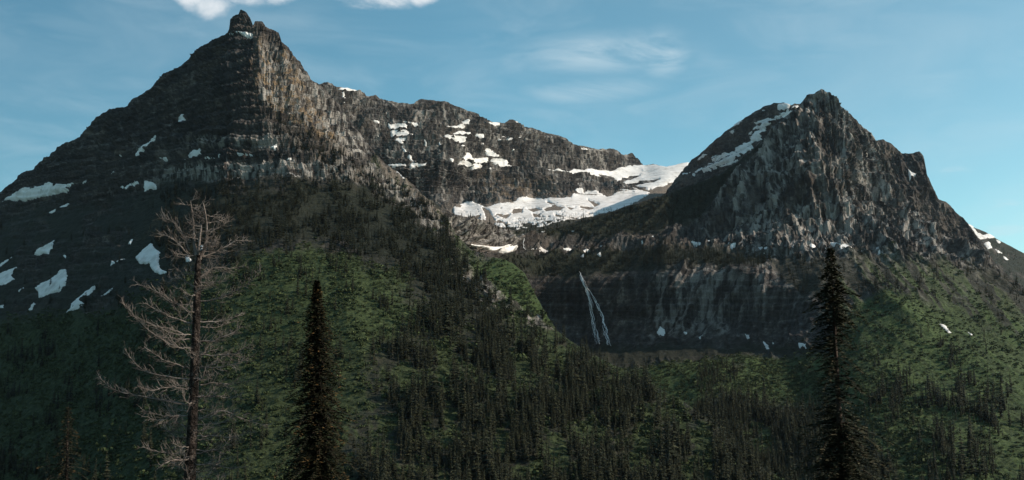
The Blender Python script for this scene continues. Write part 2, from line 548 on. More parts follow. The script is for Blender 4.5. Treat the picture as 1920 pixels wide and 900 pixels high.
CTRL_L = [(-700, 760, 4300), (-420, 590, 4150), (-200, 470, 3900), (-420, 800, 3300), (-700, 1010, 3300), (-420, 1010, 2500), (-60, 395, 3750), (0, 360, 3700), (150, 258, 3540), (240, 198, 3420), (370, 92, 3200), (455, 20, 3060), (527, 75, 3020), (620, 178, 2980),
          (700, 283, 2860), (770, 345, 2740), (825, 388, 2640), (860, 445, 2420), (960, 492, 2220), (1000, 545, 2060), (1045, 620, 1900),
          (1130, 674, 1720), (1210, 714, 1600), (1300, 764, 1480), (1420, 872, 1310), (1560, 960, 1180), (1640, 990, 1150),
          (483, 110, 2900), (484, 200, 2740), (545, 275, 2650), (640, 335, 2560), (740, 395, 2450), (830, 450, 2300), (900, 520, 2100), (970, 590, 1920),
          (380, 200, 2930), (250, 300, 3080), (100, 400, 3230), (480, 330, 2560), (350, 330, 2740), (600, 400, 2380),
          (0, 560, 2860), (120, 560, 2560), (250, 500, 2400), (400, 470, 2210), (560, 470, 2080), (720, 500, 2000),
          (0, 700, 2450), (200, 700, 1990), (400, 690, 1620), (600, 690, 1530), (800, 690, 1530), (1000, 700, 1560),
          (0, 900, 1830), (200, 900, 1470), (380, 900, 1260), (600, 900, 1200), (900, 900, 1200), (1200, 900, 1240), (1400, 905, 1260),
          (-60, 1010, 1640), (200, 1010, 1240), (400, 1010, 1060), (900, 1010, 1040), (1300, 1010, 1080), (1640, 1010, 1120)]


def cover_left(U, V, P, T, seed):
    gl = np.interp(U, [-60, 0, 100, 200, 300, 400, 480, 560, 640, 720, 760, 850, 900, 1640],
                   [600, 590, 580, 572, 530, 492, 470, 455, 470, 480, 475, 470, 480, 480])
    n1 = nrm(U, V, 60, seed + 50)
    n2 = nrm(U, V, 18, seed + 51)
    grass = sstep(V - gl + 26 * n1 + 14 * n2, -10, 12)
    # rocky ribs showing in the sunny right-hand shoulder
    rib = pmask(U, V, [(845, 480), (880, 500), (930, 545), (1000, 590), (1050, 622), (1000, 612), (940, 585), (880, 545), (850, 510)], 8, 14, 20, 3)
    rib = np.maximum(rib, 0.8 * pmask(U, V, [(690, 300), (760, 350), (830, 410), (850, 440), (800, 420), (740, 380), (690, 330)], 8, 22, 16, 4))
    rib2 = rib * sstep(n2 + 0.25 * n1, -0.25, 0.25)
    strip = pmask(U, V, [(700, 300), (830, 395), (900, 480), (1000, 545), (1040, 610), (1000, 590), (900, 520), (800, 420), (700, 340)], 10, 12, 25, 5)
    grass = np.maximum(grass, strip * sstep(n2, -0.3, 0.2) * 0.8)
    grass = np.clip(grass - rib2, 0, 1)
    forest = pmask(U, V, [(250, 375), (300, 352), (480, 345), (580, 340), (640, 345), (720, 345), (800, 410), (850, 470), (900, 560), (960, 620), (900, 640),
                          (780, 560), (720, 480), (560, 460), (430, 490), (330, 530), (230, 500)], 24, 40, 40, 6)
    forest = np.maximum(forest, 0.9 * sstep(n1 + 0.6 * n2, -0.75, 0.1) * pmask(U, V, [(-60, 410), (120, 385), (300, 345), (420, 345), (400, 500), (300, 540), (200, 575), (-60, 600)], 22, 30, 40, 16))
    low = pmask(U, V, [(720, 650), (900, 600), (1045, 625), (1300, 745), (1560, 940), (1500, 1010), (700, 1010), (650, 850)], 30, 40, 60, 8)
    forest = np.maximum(forest, 0.8 * low * sstep(nrm(U, V, 55, 301) + 0.9 * nrm(U, V, 20, 302), -0.25, 0.15))
    forest = forest * (1 - rib2) * (1 - 0.6 * strip)
    grass = grass * (1 - forest)
    lush_lit = pmask(U, V, [(850, 455), (920, 480), (970, 495), (1010, 560), (1035, 605), (990, 590), (930, 550), (880, 510)], 8, 8, 20, 9)
    lush_lit = np.maximum(lush_lit, 0.35 * pmask(U, V, [(450, 470), (560, 455), (720, 490), (850, 560), (820, 640), (600, 660), (450, 600)], 40, 20, 50, 10))
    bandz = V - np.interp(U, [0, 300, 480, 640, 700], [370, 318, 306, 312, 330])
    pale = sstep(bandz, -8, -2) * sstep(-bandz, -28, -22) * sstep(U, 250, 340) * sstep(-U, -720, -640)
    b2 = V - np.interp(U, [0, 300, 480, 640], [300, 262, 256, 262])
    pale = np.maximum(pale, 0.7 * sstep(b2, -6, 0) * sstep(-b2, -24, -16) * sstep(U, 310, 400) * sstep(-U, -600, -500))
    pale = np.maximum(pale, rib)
    pale = np.maximum(pale, 1.0 * pmask(U, V, [(486, 75), (520, 90), (560, 125), (620, 185), (700, 285), (650, 300), (580, 250), (490, 195)], 6, 6, 20, 17))  # paler prow limestone, with its sunlight also put into the colour
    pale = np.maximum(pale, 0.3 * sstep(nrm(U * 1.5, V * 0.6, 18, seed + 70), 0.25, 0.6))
    ochre = pmask(U, V, [(483, 80), (500, 95), (540, 105), (600, 200), (640, 270), (600, 270), (540, 220), (484, 190)], 14, 16, 24, 11)
    scree = 0.55 * sstep(nrm(U, V, 28, seed + 60) + 0.3 * n2, 0.25, 0.6)
    scree = np.maximum(scree, 0.8 * pmask(U, V, [(700, 290), (770, 348), (830, 395), (840, 430), (780, 375), (710, 315)], 6, 10, 20, 12))
    return dict(grass=grass, forest=forest, lush_lit=lush_lit, pale=pale, ochre=ochre, scree=scree)


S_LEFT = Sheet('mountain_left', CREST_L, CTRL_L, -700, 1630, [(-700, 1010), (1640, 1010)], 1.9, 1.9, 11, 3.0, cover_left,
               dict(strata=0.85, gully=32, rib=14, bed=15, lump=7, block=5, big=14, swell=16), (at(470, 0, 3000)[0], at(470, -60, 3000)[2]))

# ---- the far headwall above the snowfield
CREST_B = [(540, 175), (600, 158), (615, 155), (630, 165), (650, 168), (672, 172), (685, 180), (705, 180), (720, 187), (735, 192), (765, 197), (775, 192), (785, 186),
           (800, 185), (830, 190), (860, 200), (890, 210), (905, 222), (920, 230), (935, 232), (945, 232), (955, 226), (965, 226), (980, 236),
           (1000, 242), (1030, 252), (1055, 258), (1065, 262), (1075, 268), (1100, 275), (1120, 280), (1130, 278), (1150, 278), (1170, 290),
           (1185, 288), (1200, 303), (1206, 311), (1225, 309), (1250, 313), (1290, 306), (1360, 330)]
CTRL_B = [(540, 175, 4600), (615, 155, 4700), (700, 180, 4800), (800, 187, 4880), (960, 230, 5000), (1100, 275, 5120), (1206, 311, 5200), (1290, 306, 5100), (1360, 330, 5050),
          (640, 260, 4400), (760, 250, 4560), (900, 270, 4700), (1000, 290, 4850), (1120, 305, 5000),
          (760, 310, 4350), (850, 315, 4430), (1000, 328, 4640), (1120, 340, 4780), (1240, 335, 4850),
          (760, 400, 4180), (870, 386, 4230), (1000, 374, 4420), (1100, 360, 4560), (1180, 360, 4620), (1280, 360, 4650),
          (860, 405, 4000), (1000, 400, 4050), (1100, 390, 4200), (1200, 380, 4300),
          (760, 440, 3850), (900, 432, 3650), (1050, 425, 3650), (1200, 410, 3900), (1360, 400, 4200)]


def cover_back(U, V, P, T, seed):
    z = np.zeros_like(U)
    ap = pmask(U, V, [(840, 392), (1000, 376), (1100, 366), (1190, 362), (1360, 300), (1360, 470), (740, 470), (760, 410)], 6, 5, 20, 1)
    scree = np.maximum(ap, 0.35 * sstep(nrm(U, V, 30, seed), 0.1, 0.6))
    forest = 0.85 * pmask(U, V, [(930, 425), (1000, 412), (1080, 408), (1150, 392), (1150, 470), (900, 470)], 5, 14, 14, 2)
    och = 0.5 * pmask(U, V, [(900, 330), (1040, 345), (1040, 380), (900, 388)], 15, 15, 30, 3)
    sad = pmask(U, V, [(1040, 322), (1100, 316), (1200, 309), (1350, 300), (1350, 370), (1220, 362), (1170, 352), (1160, 342), (1100, 332)], 6, 5, 20, 7)
    return dict(calm=np.maximum(ap, 0.9 * sad), grass=z, forest=forest, scree=scree * (1 - forest), ochre=och, pale=0.8 * sstep(nrm(U * 1.4, V * 0.7, 22, seed + 4), -0.25, 0.4))


S_BACK = Sheet('mountain_back', CREST_B, CTRL_B, 560, 1350, [(540, 450), (1360, 420)], 1.7, 1.5, 23, 2.5, cover_back,
               dict(strata=0.95, gully=52, rib=26, flute=11, bed=24, lump=9, block=7, big=18), (at(900, 0, 4800)[0], at(900, -500, 4800)[2]))

# ---- the shoulder and the tower behind the right-hand peak, and the far ridge
def cover_rear(U, V, P, T, seed):
    z = np.zeros_like(U)
    return dict(grass=z, forest=z, scree=0.4 * sstep(nrm(U, V, 26, seed), -0.1, 0.5))


S_SHOULDER = Sheet('mountain_shoulder', [(1170, 460), (1230, 385), (1262, 342), (1284, 314), (1297, 300), (1310, 290), (1320, 280), (1345, 260), (1370, 240), (1390, 225), (1410, 213), (1430, 200), (1450, 192),
                   (1470, 193), (1485, 197), (1490, 193), (1510, 195), (1570, 235)],
                   [(1170, 322, 4700), (1290, 303, 4450), (1345, 260, 4150), (1410, 213, 3950), (1450, 192, 3850), (1510, 195, 3750), (1570, 235, 3700),
                    (1200, 370, 4250), (1290, 340, 4000), (1360, 300, 3850), (1420, 260, 3750), (1480, 225, 3680), (1170, 420, 3900), (1300, 380, 3750),
                    (1400, 340, 3600), (1570, 340, 3500), (1570, 420, 3400), (1400, 420, 3450)],
                   1190, 1550, [(1190, 400), (1550, 300)], 1.9, 1.9, 31, 2.0, cover_rear,
                   dict(gully=16, rib=8, bed=14, lump=12, block=5, big=20), (at(1450, 0, 3800)[0], at(1450, -100, 3800)[2]))

S_TOWER = Sheet('mountain_tower', [(1590, 275), (1640, 264), (1655, 262), (1670, 270), (1690, 288), (1705, 290), (1724, 285), (1732, 295), (1738, 325), (1750, 350), (1760, 373),
                (1775, 380), (1790, 395), (1815, 415), (1825, 430), (1840, 450), (1870, 500), (1910, 570)],
                [(1590, 275, 3600), (1655, 262, 3620), (1690, 290, 3600), (1724, 285, 3560), (1760, 373, 3480), (1815, 415, 3400), (1910, 570, 3250),
                 (1640, 400, 3400), (1724, 360, 3440), (1760, 440, 3320), (1820, 500, 3200), (1640, 560, 3100), (1910, 640, 3000)],
                1600, 1900, [(1600, 470), (1700, 500), (1900, 600)], 1.9, 1.9, 37, 2.0, cover_rear,
                dict(gully=50, rib=20, bed=6, lump=9, block=5, big=15), (at(1690, 0, 3500)[0], at(1690, -100, 3500)[2]))


def cover_far(U, V, P, T, seed):
    z = np.zeros_like(U)
    f = sstep(nrm(U, V, 12, seed) + 0.3, -0.2, 0.4)
    return dict(grass=z, forest=f, scree=0.3 * (1 - f))


S_FAR = Sheet('mountain_far', [(1760, 400), (1815, 420), (1830, 428), (1850, 436), (1870, 448), (1900, 465), (1920, 475), (1990, 510), (2300, 600), (2600, 660)],
              [(1760, 400, 6400), (1850, 436, 6300), (1990, 510, 6200), (1760, 600, 5000), (1880, 600, 4900), (1990, 640, 4700), (2600, 660, 6000), (2600, 760, 4600)],
              1770, 2590, [(1770, 600), (1990, 640), (2600, 760)], 1.9, 1.9, 41, 1.5, cover_far, dict(gully=30, rib=12, bed=8, lump=16, big=30), (at(1850, 0, 6000)[0], at(1850, 0, 6000)[2]))

# ---- the right-hand peak, the waterfall wall, the meadow and the right slope
CREST_R = [(740, 402), (825, 394), (850, 399), (925, 422), (960, 432), (1000, 433), (1050, 424), (1100, 410), (1150, 395), (1200, 380), (1250, 363), (1300, 345),
           (1350, 325), (1380, 305), (1400, 290), (1420, 270), (1440, 250), (1460, 232), (1480, 215), (1500, 200), (1508, 190), (1512, 178), (1525, 172),
           (1540, 167), (1555, 175), (1565, 185), (1575, 200), (1590, 212), (1605, 225), (1620, 240), (1635, 255), (1645, 275), (1660, 305), (1680, 340),
           (1700, 372), (1720, 400), (1745, 425), (1770, 440), (1800, 452), (1830, 462), (1860, 490), (1900, 525), (1990, 600), (2200, 720), (2600, 900)]
CTRL_R = [(740, 402, 2700), (850, 399, 2800), (925, 422, 2990), (1000, 433, 3230), (1100, 410, 3310), (1200, 380, 3300), (1300, 345, 3340), (1400, 290, 3340),
          (1500, 200, 3300), (1540, 167, 3270), (1575, 200, 3270), (1640, 265, 3280), (1700, 372, 3230), (1770, 440, 3080), (1830, 462, 3020), (1900, 525, 2870), (1990, 600, 2650),
          (1540, 300, 3060), (1440, 350, 3140), (1640, 380, 3050), (1540, 430, 2900), (1300, 420, 3180), (1400, 440, 3020), (1200, 430, 3210), (1100, 445, 3210),
          (1000, 458, 3150), (900, 450, 2840), (840, 440, 2730), (1700, 450, 2880), (1640, 450, 2860),
          (1540, 468, 2780), (1400, 466, 2940), (1250, 453, 3080), (1700, 482, 2740), (1100, 466, 3140), (1000, 474, 3100), (900, 470, 2840),
          (1000, 515, 3060), (1100, 510, 3010), (1250, 496, 2900), (1400, 496, 2760), (1540, 505, 2600),
          (1000, 630, 2980), (1100, 650, 2900), (1250, 640, 2760), (1400, 640, 2600), (1540, 620, 2430),
          (1620, 540, 2540), (1700, 560, 2400), (1800, 560, 2500), (1900, 600, 2420), (1990, 650, 2350),
          (1200, 690, 2580), (1300, 680, 2500), (1400, 670, 2450), (1500, 668, 2370), (1300, 745, 2130), (1450, 745, 2120), (1600, 680, 2110),
          (1750, 690, 1990), (1920, 700, 1990), (800, 600, 2900), (800, 760, 2300), (1100, 760, 2300),
          (800, 910, 1950), (1100, 910, 1900), (1300, 900, 1750), (1450, 900, 1620), (1600, 900, 1480), (1750, 900, 1420), (1920, 900, 1400),
          (1300, 1010, 1500), (1600, 1010, 1280), (1990, 1010, 1190), (2200, 720, 2350), (2600, 900, 1750), (2250, 900, 1500), (2600, 1010, 1300), (800, 1010, 1650)]


def cover_right(U, V, P, T, seed):
    n1 = nrm(U, V, 60, seed + 50)
    n2 = nrm(U, V, 18, seed + 51)
    gl = np.interp(U, [740, 1200, 1260, 1320, 1400, 1480, 1540, 1600, 1660, 1740, 1850, 1990], [690, 690, 680, 668, 662, 668, 655, 575, 545, 555, 580, 620])
    grass = sstep(V - gl + 10 * n1 + 6 * n2, -7, 9)
    # streaks of grass running down the gullies of the right slope
    strk = fbm((U - 0.85 * (V - 500)) / 11, (V + 0.85 * U) / 160.0, 0.2, 3, seed + 53)
    gs = sstep(strk, 0.40, 0.54) * pmask(U, V, [(1560, 500), (1640, 485), (1780, 490), (1990, 610), (1990, 720), (1700, 620), (1560, 600)], 30, 20, 50, 3)
    grass = np.maximum(grass, 0.85 * gs)
    band = V - np.interp(U, [740, 1000, 1250, 1400, 1540, 1700, 1830], [470, 470, 458, 472, 476, 486, 480])
    forest = sstep(T, -2, 4) * pmask(U, V, [(960, 425), (1100, 405), (1250, 358), (1350, 322), (1440, 246), (1440, 262), (1370, 345), (1330, 390), (1280, 425), (1200, 440), (1050, 440), (960, 445)], 8, 16, 30, 4)
    forest = np.maximum(forest, pmask(U, V, [(930, 475), (1050, 470), (1250, 462), (1400, 476), (1450, 480), (1420, 500), (1250, 505), (1100, 520), (1000, 520), (940, 500)], 10, 16, 26, 5))
    forest = np.maximum(forest, 0.8 * (1 - gs) * pmask(U, V, [(1440, 485), (1560, 480), (1720, 492), (1860, 500), (1990, 600), (1990, 680), (1850, 600), (1700, 545), (1590, 545), (1500, 560)], 12, 24, 26, 6))
    forest = np.maximum(forest, 0.9 * pmask(U, V, [(1080, 655), (1250, 645), (1400, 645), (1560, 655), (1560, 668), (1470, 668), (1400, 662), (1300, 672), (1200, 690), (1080, 690)], 8, 8, 26, 7))
    low = pmask(U, V, [(1150, 760), (1330, 755), (1560, 755), (1620, 800), (1700, 900), (1700, 1010), (1150, 1010)], 25, 35, 50, 8)
    forest = np.maximum(forest, 0.8 * low * sstep(nrm(U, V, 55, 311) + 0.7 * nrm(U, V, 20, 312), -0.3, 0.1))
    forest = np.maximum(forest, 0.4 * sstep(n1 + 0.8 * n2, 0.5, 0.85) * grass)
    grass = grass * (1 - forest)
    st2 = fbm((U - 1.15 * (V - 500)) / 9, (V + 0.85 * U) / 220.0, 0.9, 3, seed + 54)
    lush_lit = 0.32 + 0.75 * sstep(st2, 0.40, 0.62) + 0.3 * pmask(U, V, [(1200, 680), (1400, 655), (1560, 665), (1600, 720), (1400, 760), (1200, 740)], 20, 12, 30, 15)  # base lift and meadow patch put sunlight into the grass colour
    pale = 1.0 * sstep(nrm(U * 1.6, V * 0.5, 26, seed + 61), -0.35, 0.30) * sstep(-V, -640, -400) * sstep(U, 1250, 1420)  # paler ribs put sunlight into the right peak's rock colour
    pale = np.maximum(pale, 0.9 * pmask(U, V, [(820, 410), (900, 420), (980, 440), (960, 462), (880, 458), (830, 440)], 6, 8, 16, 9))
    pale = np.maximum(pale, 0.5 * pmask(U, V, [(1230, 520), (1340, 490), (1390, 520), (1360, 620), (1220, 630)], 14, 20, 20, 10))
    wall = pmask(U, V, [(985, 505), (1250, 490), (1480, 490), (1560, 520), (1560, 650), (1250, 655), (985, 655)], 25, 15, 30, 14)
    scree = 0.45 * sstep(nrm(U, V, 30, seed + 60), 0.2, 0.6) * (1 - wall)
    scree = np.maximum(scree, 0.9 * pmask(U, V, [(870, 456), (910, 458), (930, 470), (900, 472)], 5, 6, 12, 2))
    och = 0.12 * pmask(U, V, [(1480, 220), (1560, 230), (1640, 330), (1600, 460), (1420, 460)], 40, 30, 40, 12)
    return dict(calm=0.65 * wall, grass=grass, forest=forest, lush_lit=lush_lit, pale=pale, ochre=och, scree=scree)


S_RIGHT = Sheet('mountain_right', CREST_R, CTRL_R, 760, 2590, [(740, 1010), (2600, 1010)], 1.9, 1.9, 53, 2.5, cover_right,
                dict(strata=0.35, gully=72, rib=34, flute=11, bed=7, lump=7, block=5, big=22, swell=34), (at(1530, 0, 3200)[0], at(1530, 40, 3200)[2]))
#TERRAIN_END

# ---- the near slope under the camera and the valley floor, out to the horizon
def ground_z(x, y):
    r = np.hypot(x, y)
    near = -1.8 - 0.30 * np.clip(y, -1500, 420) - 0.9 * np.clip(y - 420, 0, 120) * 0.6
    near = near + 1.2 * (fbm(np.asarray(x) / 14.0, np.asarray(y) / 14.0, 0.3, 3, 5) - 0.5) * sstep(r, 6, 30)
    far = -200.0 - 120.0 * sstep(r, 900, 1500)
    return np.where(y < 540, np.where(y > 500, near + (far - near) * (y - 500) / 40.0, near), far) * 1.0


def build_ground():
    rr = np.concatenate([[0.0], np.geomspace(2, 30000, 110)])
    th = np.linspace(0, 2 * math.pi, 193)[:-1]
    R, A = np.meshgrid(rr, th, indexing='ij')
    X, Y = R * np.sin(A), R * np.cos(A)
    Z = ground_z(X, Y)
    i = np.arange(R.size).reshape(R.shape)
    j = np.roll(i, -1, 1)
    F = np.stack([i[:-1], j[:-1], j[1:], i[1:]], -1).reshape(-1, 4)
    return link('ground', mesh_np('ground', np.stack([X, Y, Z], -1).reshape(-1, 3), F), M_SOIL, kind='structure')


build_ground()

# ---------------------------------------------------------------- snow patches
# (sheet, outline, label or None, holes)   labelled ones are things of their own, the crumbs belong to their mountain
SNOW = [
    (S_LEFT, [(6, 381), (40, 363), (60, 352), (75, 352), (95, 343), (110, 347), (130, 345), (143, 344), (120, 358), (90, 368), (60, 372), (30, 378)],
     'long grey snow band slanting under the crest at the left edge of the picture'),
    (S_LEFT, [(92, 401), (110, 388), (124, 379), (118, 388), (100, 398)], 'thin slanting snow streak just below the long left snow band'),
    (S_LEFT, [(62, 478), (75, 466), (90, 460), (100, 451), (105, 449), (98, 463), (88, 476), (78, 473)], 'small ragged snow patch above the broad oval patch on dark rock'),
    (S_LEFT, [(-10, 515), (0, 513), (15, 508), (33, 501), (23, 518), (27, 524), (10, 534), (-10, 540)], 'snow patch cut off by the left edge of the picture'),
    (S_LEFT, [(66, 541), (85, 530), (108, 515), (115, 508), (126, 507), (128, 515), (123, 528), (128, 531), (110, 546), (90, 552), (73, 558), (72, 550)],
     'broad oval snow patch low on the dark rock of the tall peak'),
    (S_LEFT, [(118, 590), (132, 578), (135, 568), (160, 546), (180, 537), (182, 540), (168, 555), (150, 563), (160, 570), (145, 580), (130, 585)],
     'slanting snow patch reaching down into the green slope'),
    (S_LEFT, [(208, 504), (213, 491), (220, 494), (232, 484), (236, 484), (228, 493), (215, 500)], 'small curved snow patch left of the dead tree'),
    (S_LEFT, [(253, 483), (268, 466), (285, 454), (290, 465), (299, 472), (296, 490), (300, 502), (313, 511), (300, 516), (288, 508), (278, 494), (262, 494)],
     'large snow patch right beside the crown of the dead tree'),
    (S_LEFT, [(335, 243), (339, 222), (347, 212), (350, 222), (347, 236), (338, 243), (327, 240), (333, 230)], 'highest small snow patch on the dark left face'),
    (S_LEFT, [(249, 301), (258, 285), (270, 273), (280, 263), (294, 253), (287, 267), (273, 282), (260, 293)], 'long thin snow streak in a gully of the dark left face'),
    (S_LEFT, [(341, 304), (355, 290), (363, 284), (379, 281), (378, 291), (365, 298), (352, 301)], 'wedge of snow on the ledge between the two grey cliff bands'),
    (S_LEFT, [(266, 356), (269, 340), (276, 336), (291, 341), (287, 348), (276, 351)], 'compact snow patch under the lower cliff band'),
    (S_LEFT, [(219, 356), (230, 345), (232, 350), (243, 341), (263, 336), (261, 344), (245, 350)], 'stretched snow patch left of the compact one under the cliff'),
    (S_LEFT, [(427, 61), (445, 60), (473, 59), (474, 65), (460, 66), (445, 64), (427, 65)], 'thin snow line at the foot of the topmost rock knob'),
    (S_LEFT, [(738, 314), (780, 344), (773, 347), (742, 325)], 'bright snow strip on the crest right of the tall peak'),
    (S_BACK, [(726, 231), (745, 231), (784, 231), (784, 235), (762, 237), (765, 246), (775, 251), (786, 251), (785, 258), (770, 259), (757, 263), (753, 268),
              (762, 277), (776, 297), (768, 293), (750, 272), (736, 254), (733, 245)], 'funnel of snow narrowing to a thin line on the far headwall'),
    (S_BACK, [(768, 302), (775, 296), (785, 306), (795, 308), (802, 298), (808, 306), (795, 314), (783, 310), (770, 312)], 'snow fan at the foot of the funnel on the far headwall'),
    (S_BACK, [(822, 232), (845, 234), (860, 231), (878, 226), (880, 237), (860, 239), (840, 239), (828, 242)], 'uppermost snow strip in the middle of the far headwall'),
    (S_BACK, [(828, 252), (848, 249), (865, 244), (878, 249), (892, 259), (886, 264), (872, 263), (870, 271), (876, 286), (865, 277), (857, 265), (845, 262), (838, 262)],
     'snow patch in the middle of the far headwall with a drip below'),
    (S_BACK, [(858, 309), (870, 288), (880, 287), (885, 296), (900, 297), (917, 294), (915, 307), (902, 312), (890, 325), (884, 311), (870, 308)],
     'broadest snow patch on the ledge of the far headwall'),
    (S_BACK, [(903, 269), (920, 283), (938, 299), (962, 313), (962, 319), (940, 314), (930, 310), (917, 298), (906, 283)], 'snow tongue slanting down to the headwall ledge'),
    (S_BACK, [(634, 165), (650, 166), (673, 171), (668, 177), (647, 175), (646, 196), (640, 184), (636, 172)], 'hook of snow at the left end of the far skyline'),
    (S_BACK, [(1037, 321), (1045, 317), (1065, 324), (1075, 318), (1095, 318), (1110, 312), (1125, 319), (1145, 319), (1165, 313), (1180, 311), (1205, 311), (1225, 309),
              (1250, 312), (1290, 303), (1300, 312), (1290, 325), (1275, 338), (1240, 350), (1215, 358), (1200, 352), (1180, 350), (1165, 354), (1150, 354), (1162, 343), (1150, 337), (1120, 336), (1090, 331), (1060, 329)],
     'broad snowfield filling the saddle between the headwall and the right peak',
     [[(1122, 326), (1135, 328), (1155, 337), (1163, 345), (1150, 347), (1135, 338)], [(1160, 338), (1180, 330), (1199, 329), (1185, 335), (1165, 341)],
      [(1175, 347), (1200, 340), (1236, 337), (1225, 344), (1200, 347), (1180, 353)]]),
    (S_BACK, [(848, 388), (870, 382), (885, 376), (895, 384), (912, 389), (940, 383), (975, 376), (1005, 372), (1020, 376), (1050, 370), (1070, 369), (1083, 352), (1095, 362),
              (1115, 363), (1140, 369), (1165, 359), (1195, 357), (1220, 362), (1175, 392), (1120, 405), (1080, 412), (1050, 418), (1020, 424), (980, 430), (950, 434), (905, 430), (880, 418), (850, 404)],
     'big sunlit snowfield on the cirque floor below the far headwall',
     [[(905, 392), (916, 396), (930, 415), (920, 428), (905, 425), (912, 408)], [(988, 392), (1005, 390), (1015, 394), (1000, 397)], [(1018, 393), (1040, 386), (1058, 389), (1050, 395), (1025, 396)],
      [(1060, 388), (1078, 390), (1070, 394)], [(1088, 389), (1105, 389), (1118, 391), (1100, 393)], [(1102, 374), (1122, 384), (1115, 388)], [(1026, 380), (1044, 381), (1035, 384)],
      [(960, 396), (980, 391), (978, 399), (962, 401)], [(999, 401), (1013, 400), (1010, 407), (1001, 407)], [(1040, 402), (1054, 402), (1050, 409), (1042, 407)], [(875, 408), (900, 405), (895, 412)], [(935, 406), (955, 403), (950, 409)]]),
    (S_SHOULDER, [(1457, 194), (1470, 192), (1484, 197), (1475, 203), (1457, 203)], 'small snow cap on the shoulder left of the right peak'),
    (S_SHOULDER, [(1463, 219), (1475, 210), (1502, 199), (1504, 204), (1487, 215), (1470, 220)], 'snow strip rising to the top of the right peak'),
    (S_SHOULDER, [(1404, 252), (1415, 240), (1428, 232), (1412, 231), (1440, 222), (1455, 221), (1446, 230), (1433, 241), (1427, 256), (1432, 264), (1418, 267), (1423, 252), (1428, 241), (1412, 249)],
     'branching snow streak on the shoulder left of the right peak'),
    (S_SHOULDER, [(1334, 304), (1337, 293), (1352, 293), (1367, 286), (1369, 291), (1350, 301), (1338, 305)], 'snow patch on the shoulder above the striped snow ledges'),
    (S_SHOULDER, [(1316, 322), (1345, 309), (1375, 295), (1400, 281), (1422, 265), (1414, 278), (1398, 293), (1370, 308), (1340, 319), (1320, 326)],
     'striped snow ledges along the crest left of the right peak'),
    (S_SHOULDER, [(1503, 197), (1478, 211), (1455, 224), (1436, 240), (1428, 258), (1405, 278), (1370, 298), (1330, 317), (1296, 334), (1300, 328), (1340, 306), (1378, 286), (1404, 268), (1420, 250), (1432, 233), (1460, 216), (1490, 199)],
     'long broken snow streak running down behind the crest of the right peak'),
    (S_SHOULDER, [(1305, 300), (1318, 287), (1327, 289), (1316, 298)], 'small snow patch low on the shoulder above the saddle'),
    (S_RIGHT, [(870, 457), (905, 458), (925, 461), (950, 461), (970, 464), (962, 473), (945, 477), (930, 470), (905, 466)], 'sunlit snow patch under the pale cliff beside the green crest'),
    (S_RIGHT, [(994, 467), (1010, 457), (1025, 456), (1042, 465), (1040, 472), (1028, 463), (1015, 466)], 'arched snow patch on the dark ledge beside the pale cliff'),
    (S_RIGHT, [(1232, 623), (1238, 613), (1246, 617), (1245, 629), (1236, 629)], 'diamond of snow at the foot of the waterfall cliff'),
    (S_RIGHT, [(1397, 627), (1404, 630), (1409, 641), (1402, 639)], 'small snow sliver at the cliff foot above the meadow'),
    (S_RIGHT, [(1430, 640), (1440, 649), (1445, 659), (1436, 655)], 'curved snow sliver at the cliff foot above the meadow'),
    (S_RIGHT, [(1499, 648), (1513, 648), (1514, 656), (1506, 652), (1499, 656)], 'snow patch at the cliff foot just left of the standing spruce'),
    (S_RIGHT, [(1512, 458), (1527, 464), (1532, 475), (1520, 470)], 'snow patch on the ledge just left of the spruce tip'),
    (S_RIGHT, [(1556, 454), (1575, 459), (1599, 471), (1591, 479), (1570, 469)], 'snow patch on the ledge just right of the spruce tip'),
    (S_RIGHT, [(1757, 610), (1768, 611), (1785, 629), (1775, 629)], 'lone bright snow patch on the grassy right slope'),
    (S_TOWER, [(1703, 321), (1718, 327), (1705, 336)], 'snow triangle in the notch of the rear rock tower'),
    (S_FAR, [(1813, 420), (1825, 423), (1832, 435), (1845, 439), (1856, 437), (1872, 445), (1850, 447), (1835, 447), (1820, 433)], 'snow band on the far ridge at the right edge'),
    (S_FAR, [(1844, 454), (1854, 451), (1862, 466), (1852, 468)], 'snow patch below the band on the far ridge'),
]
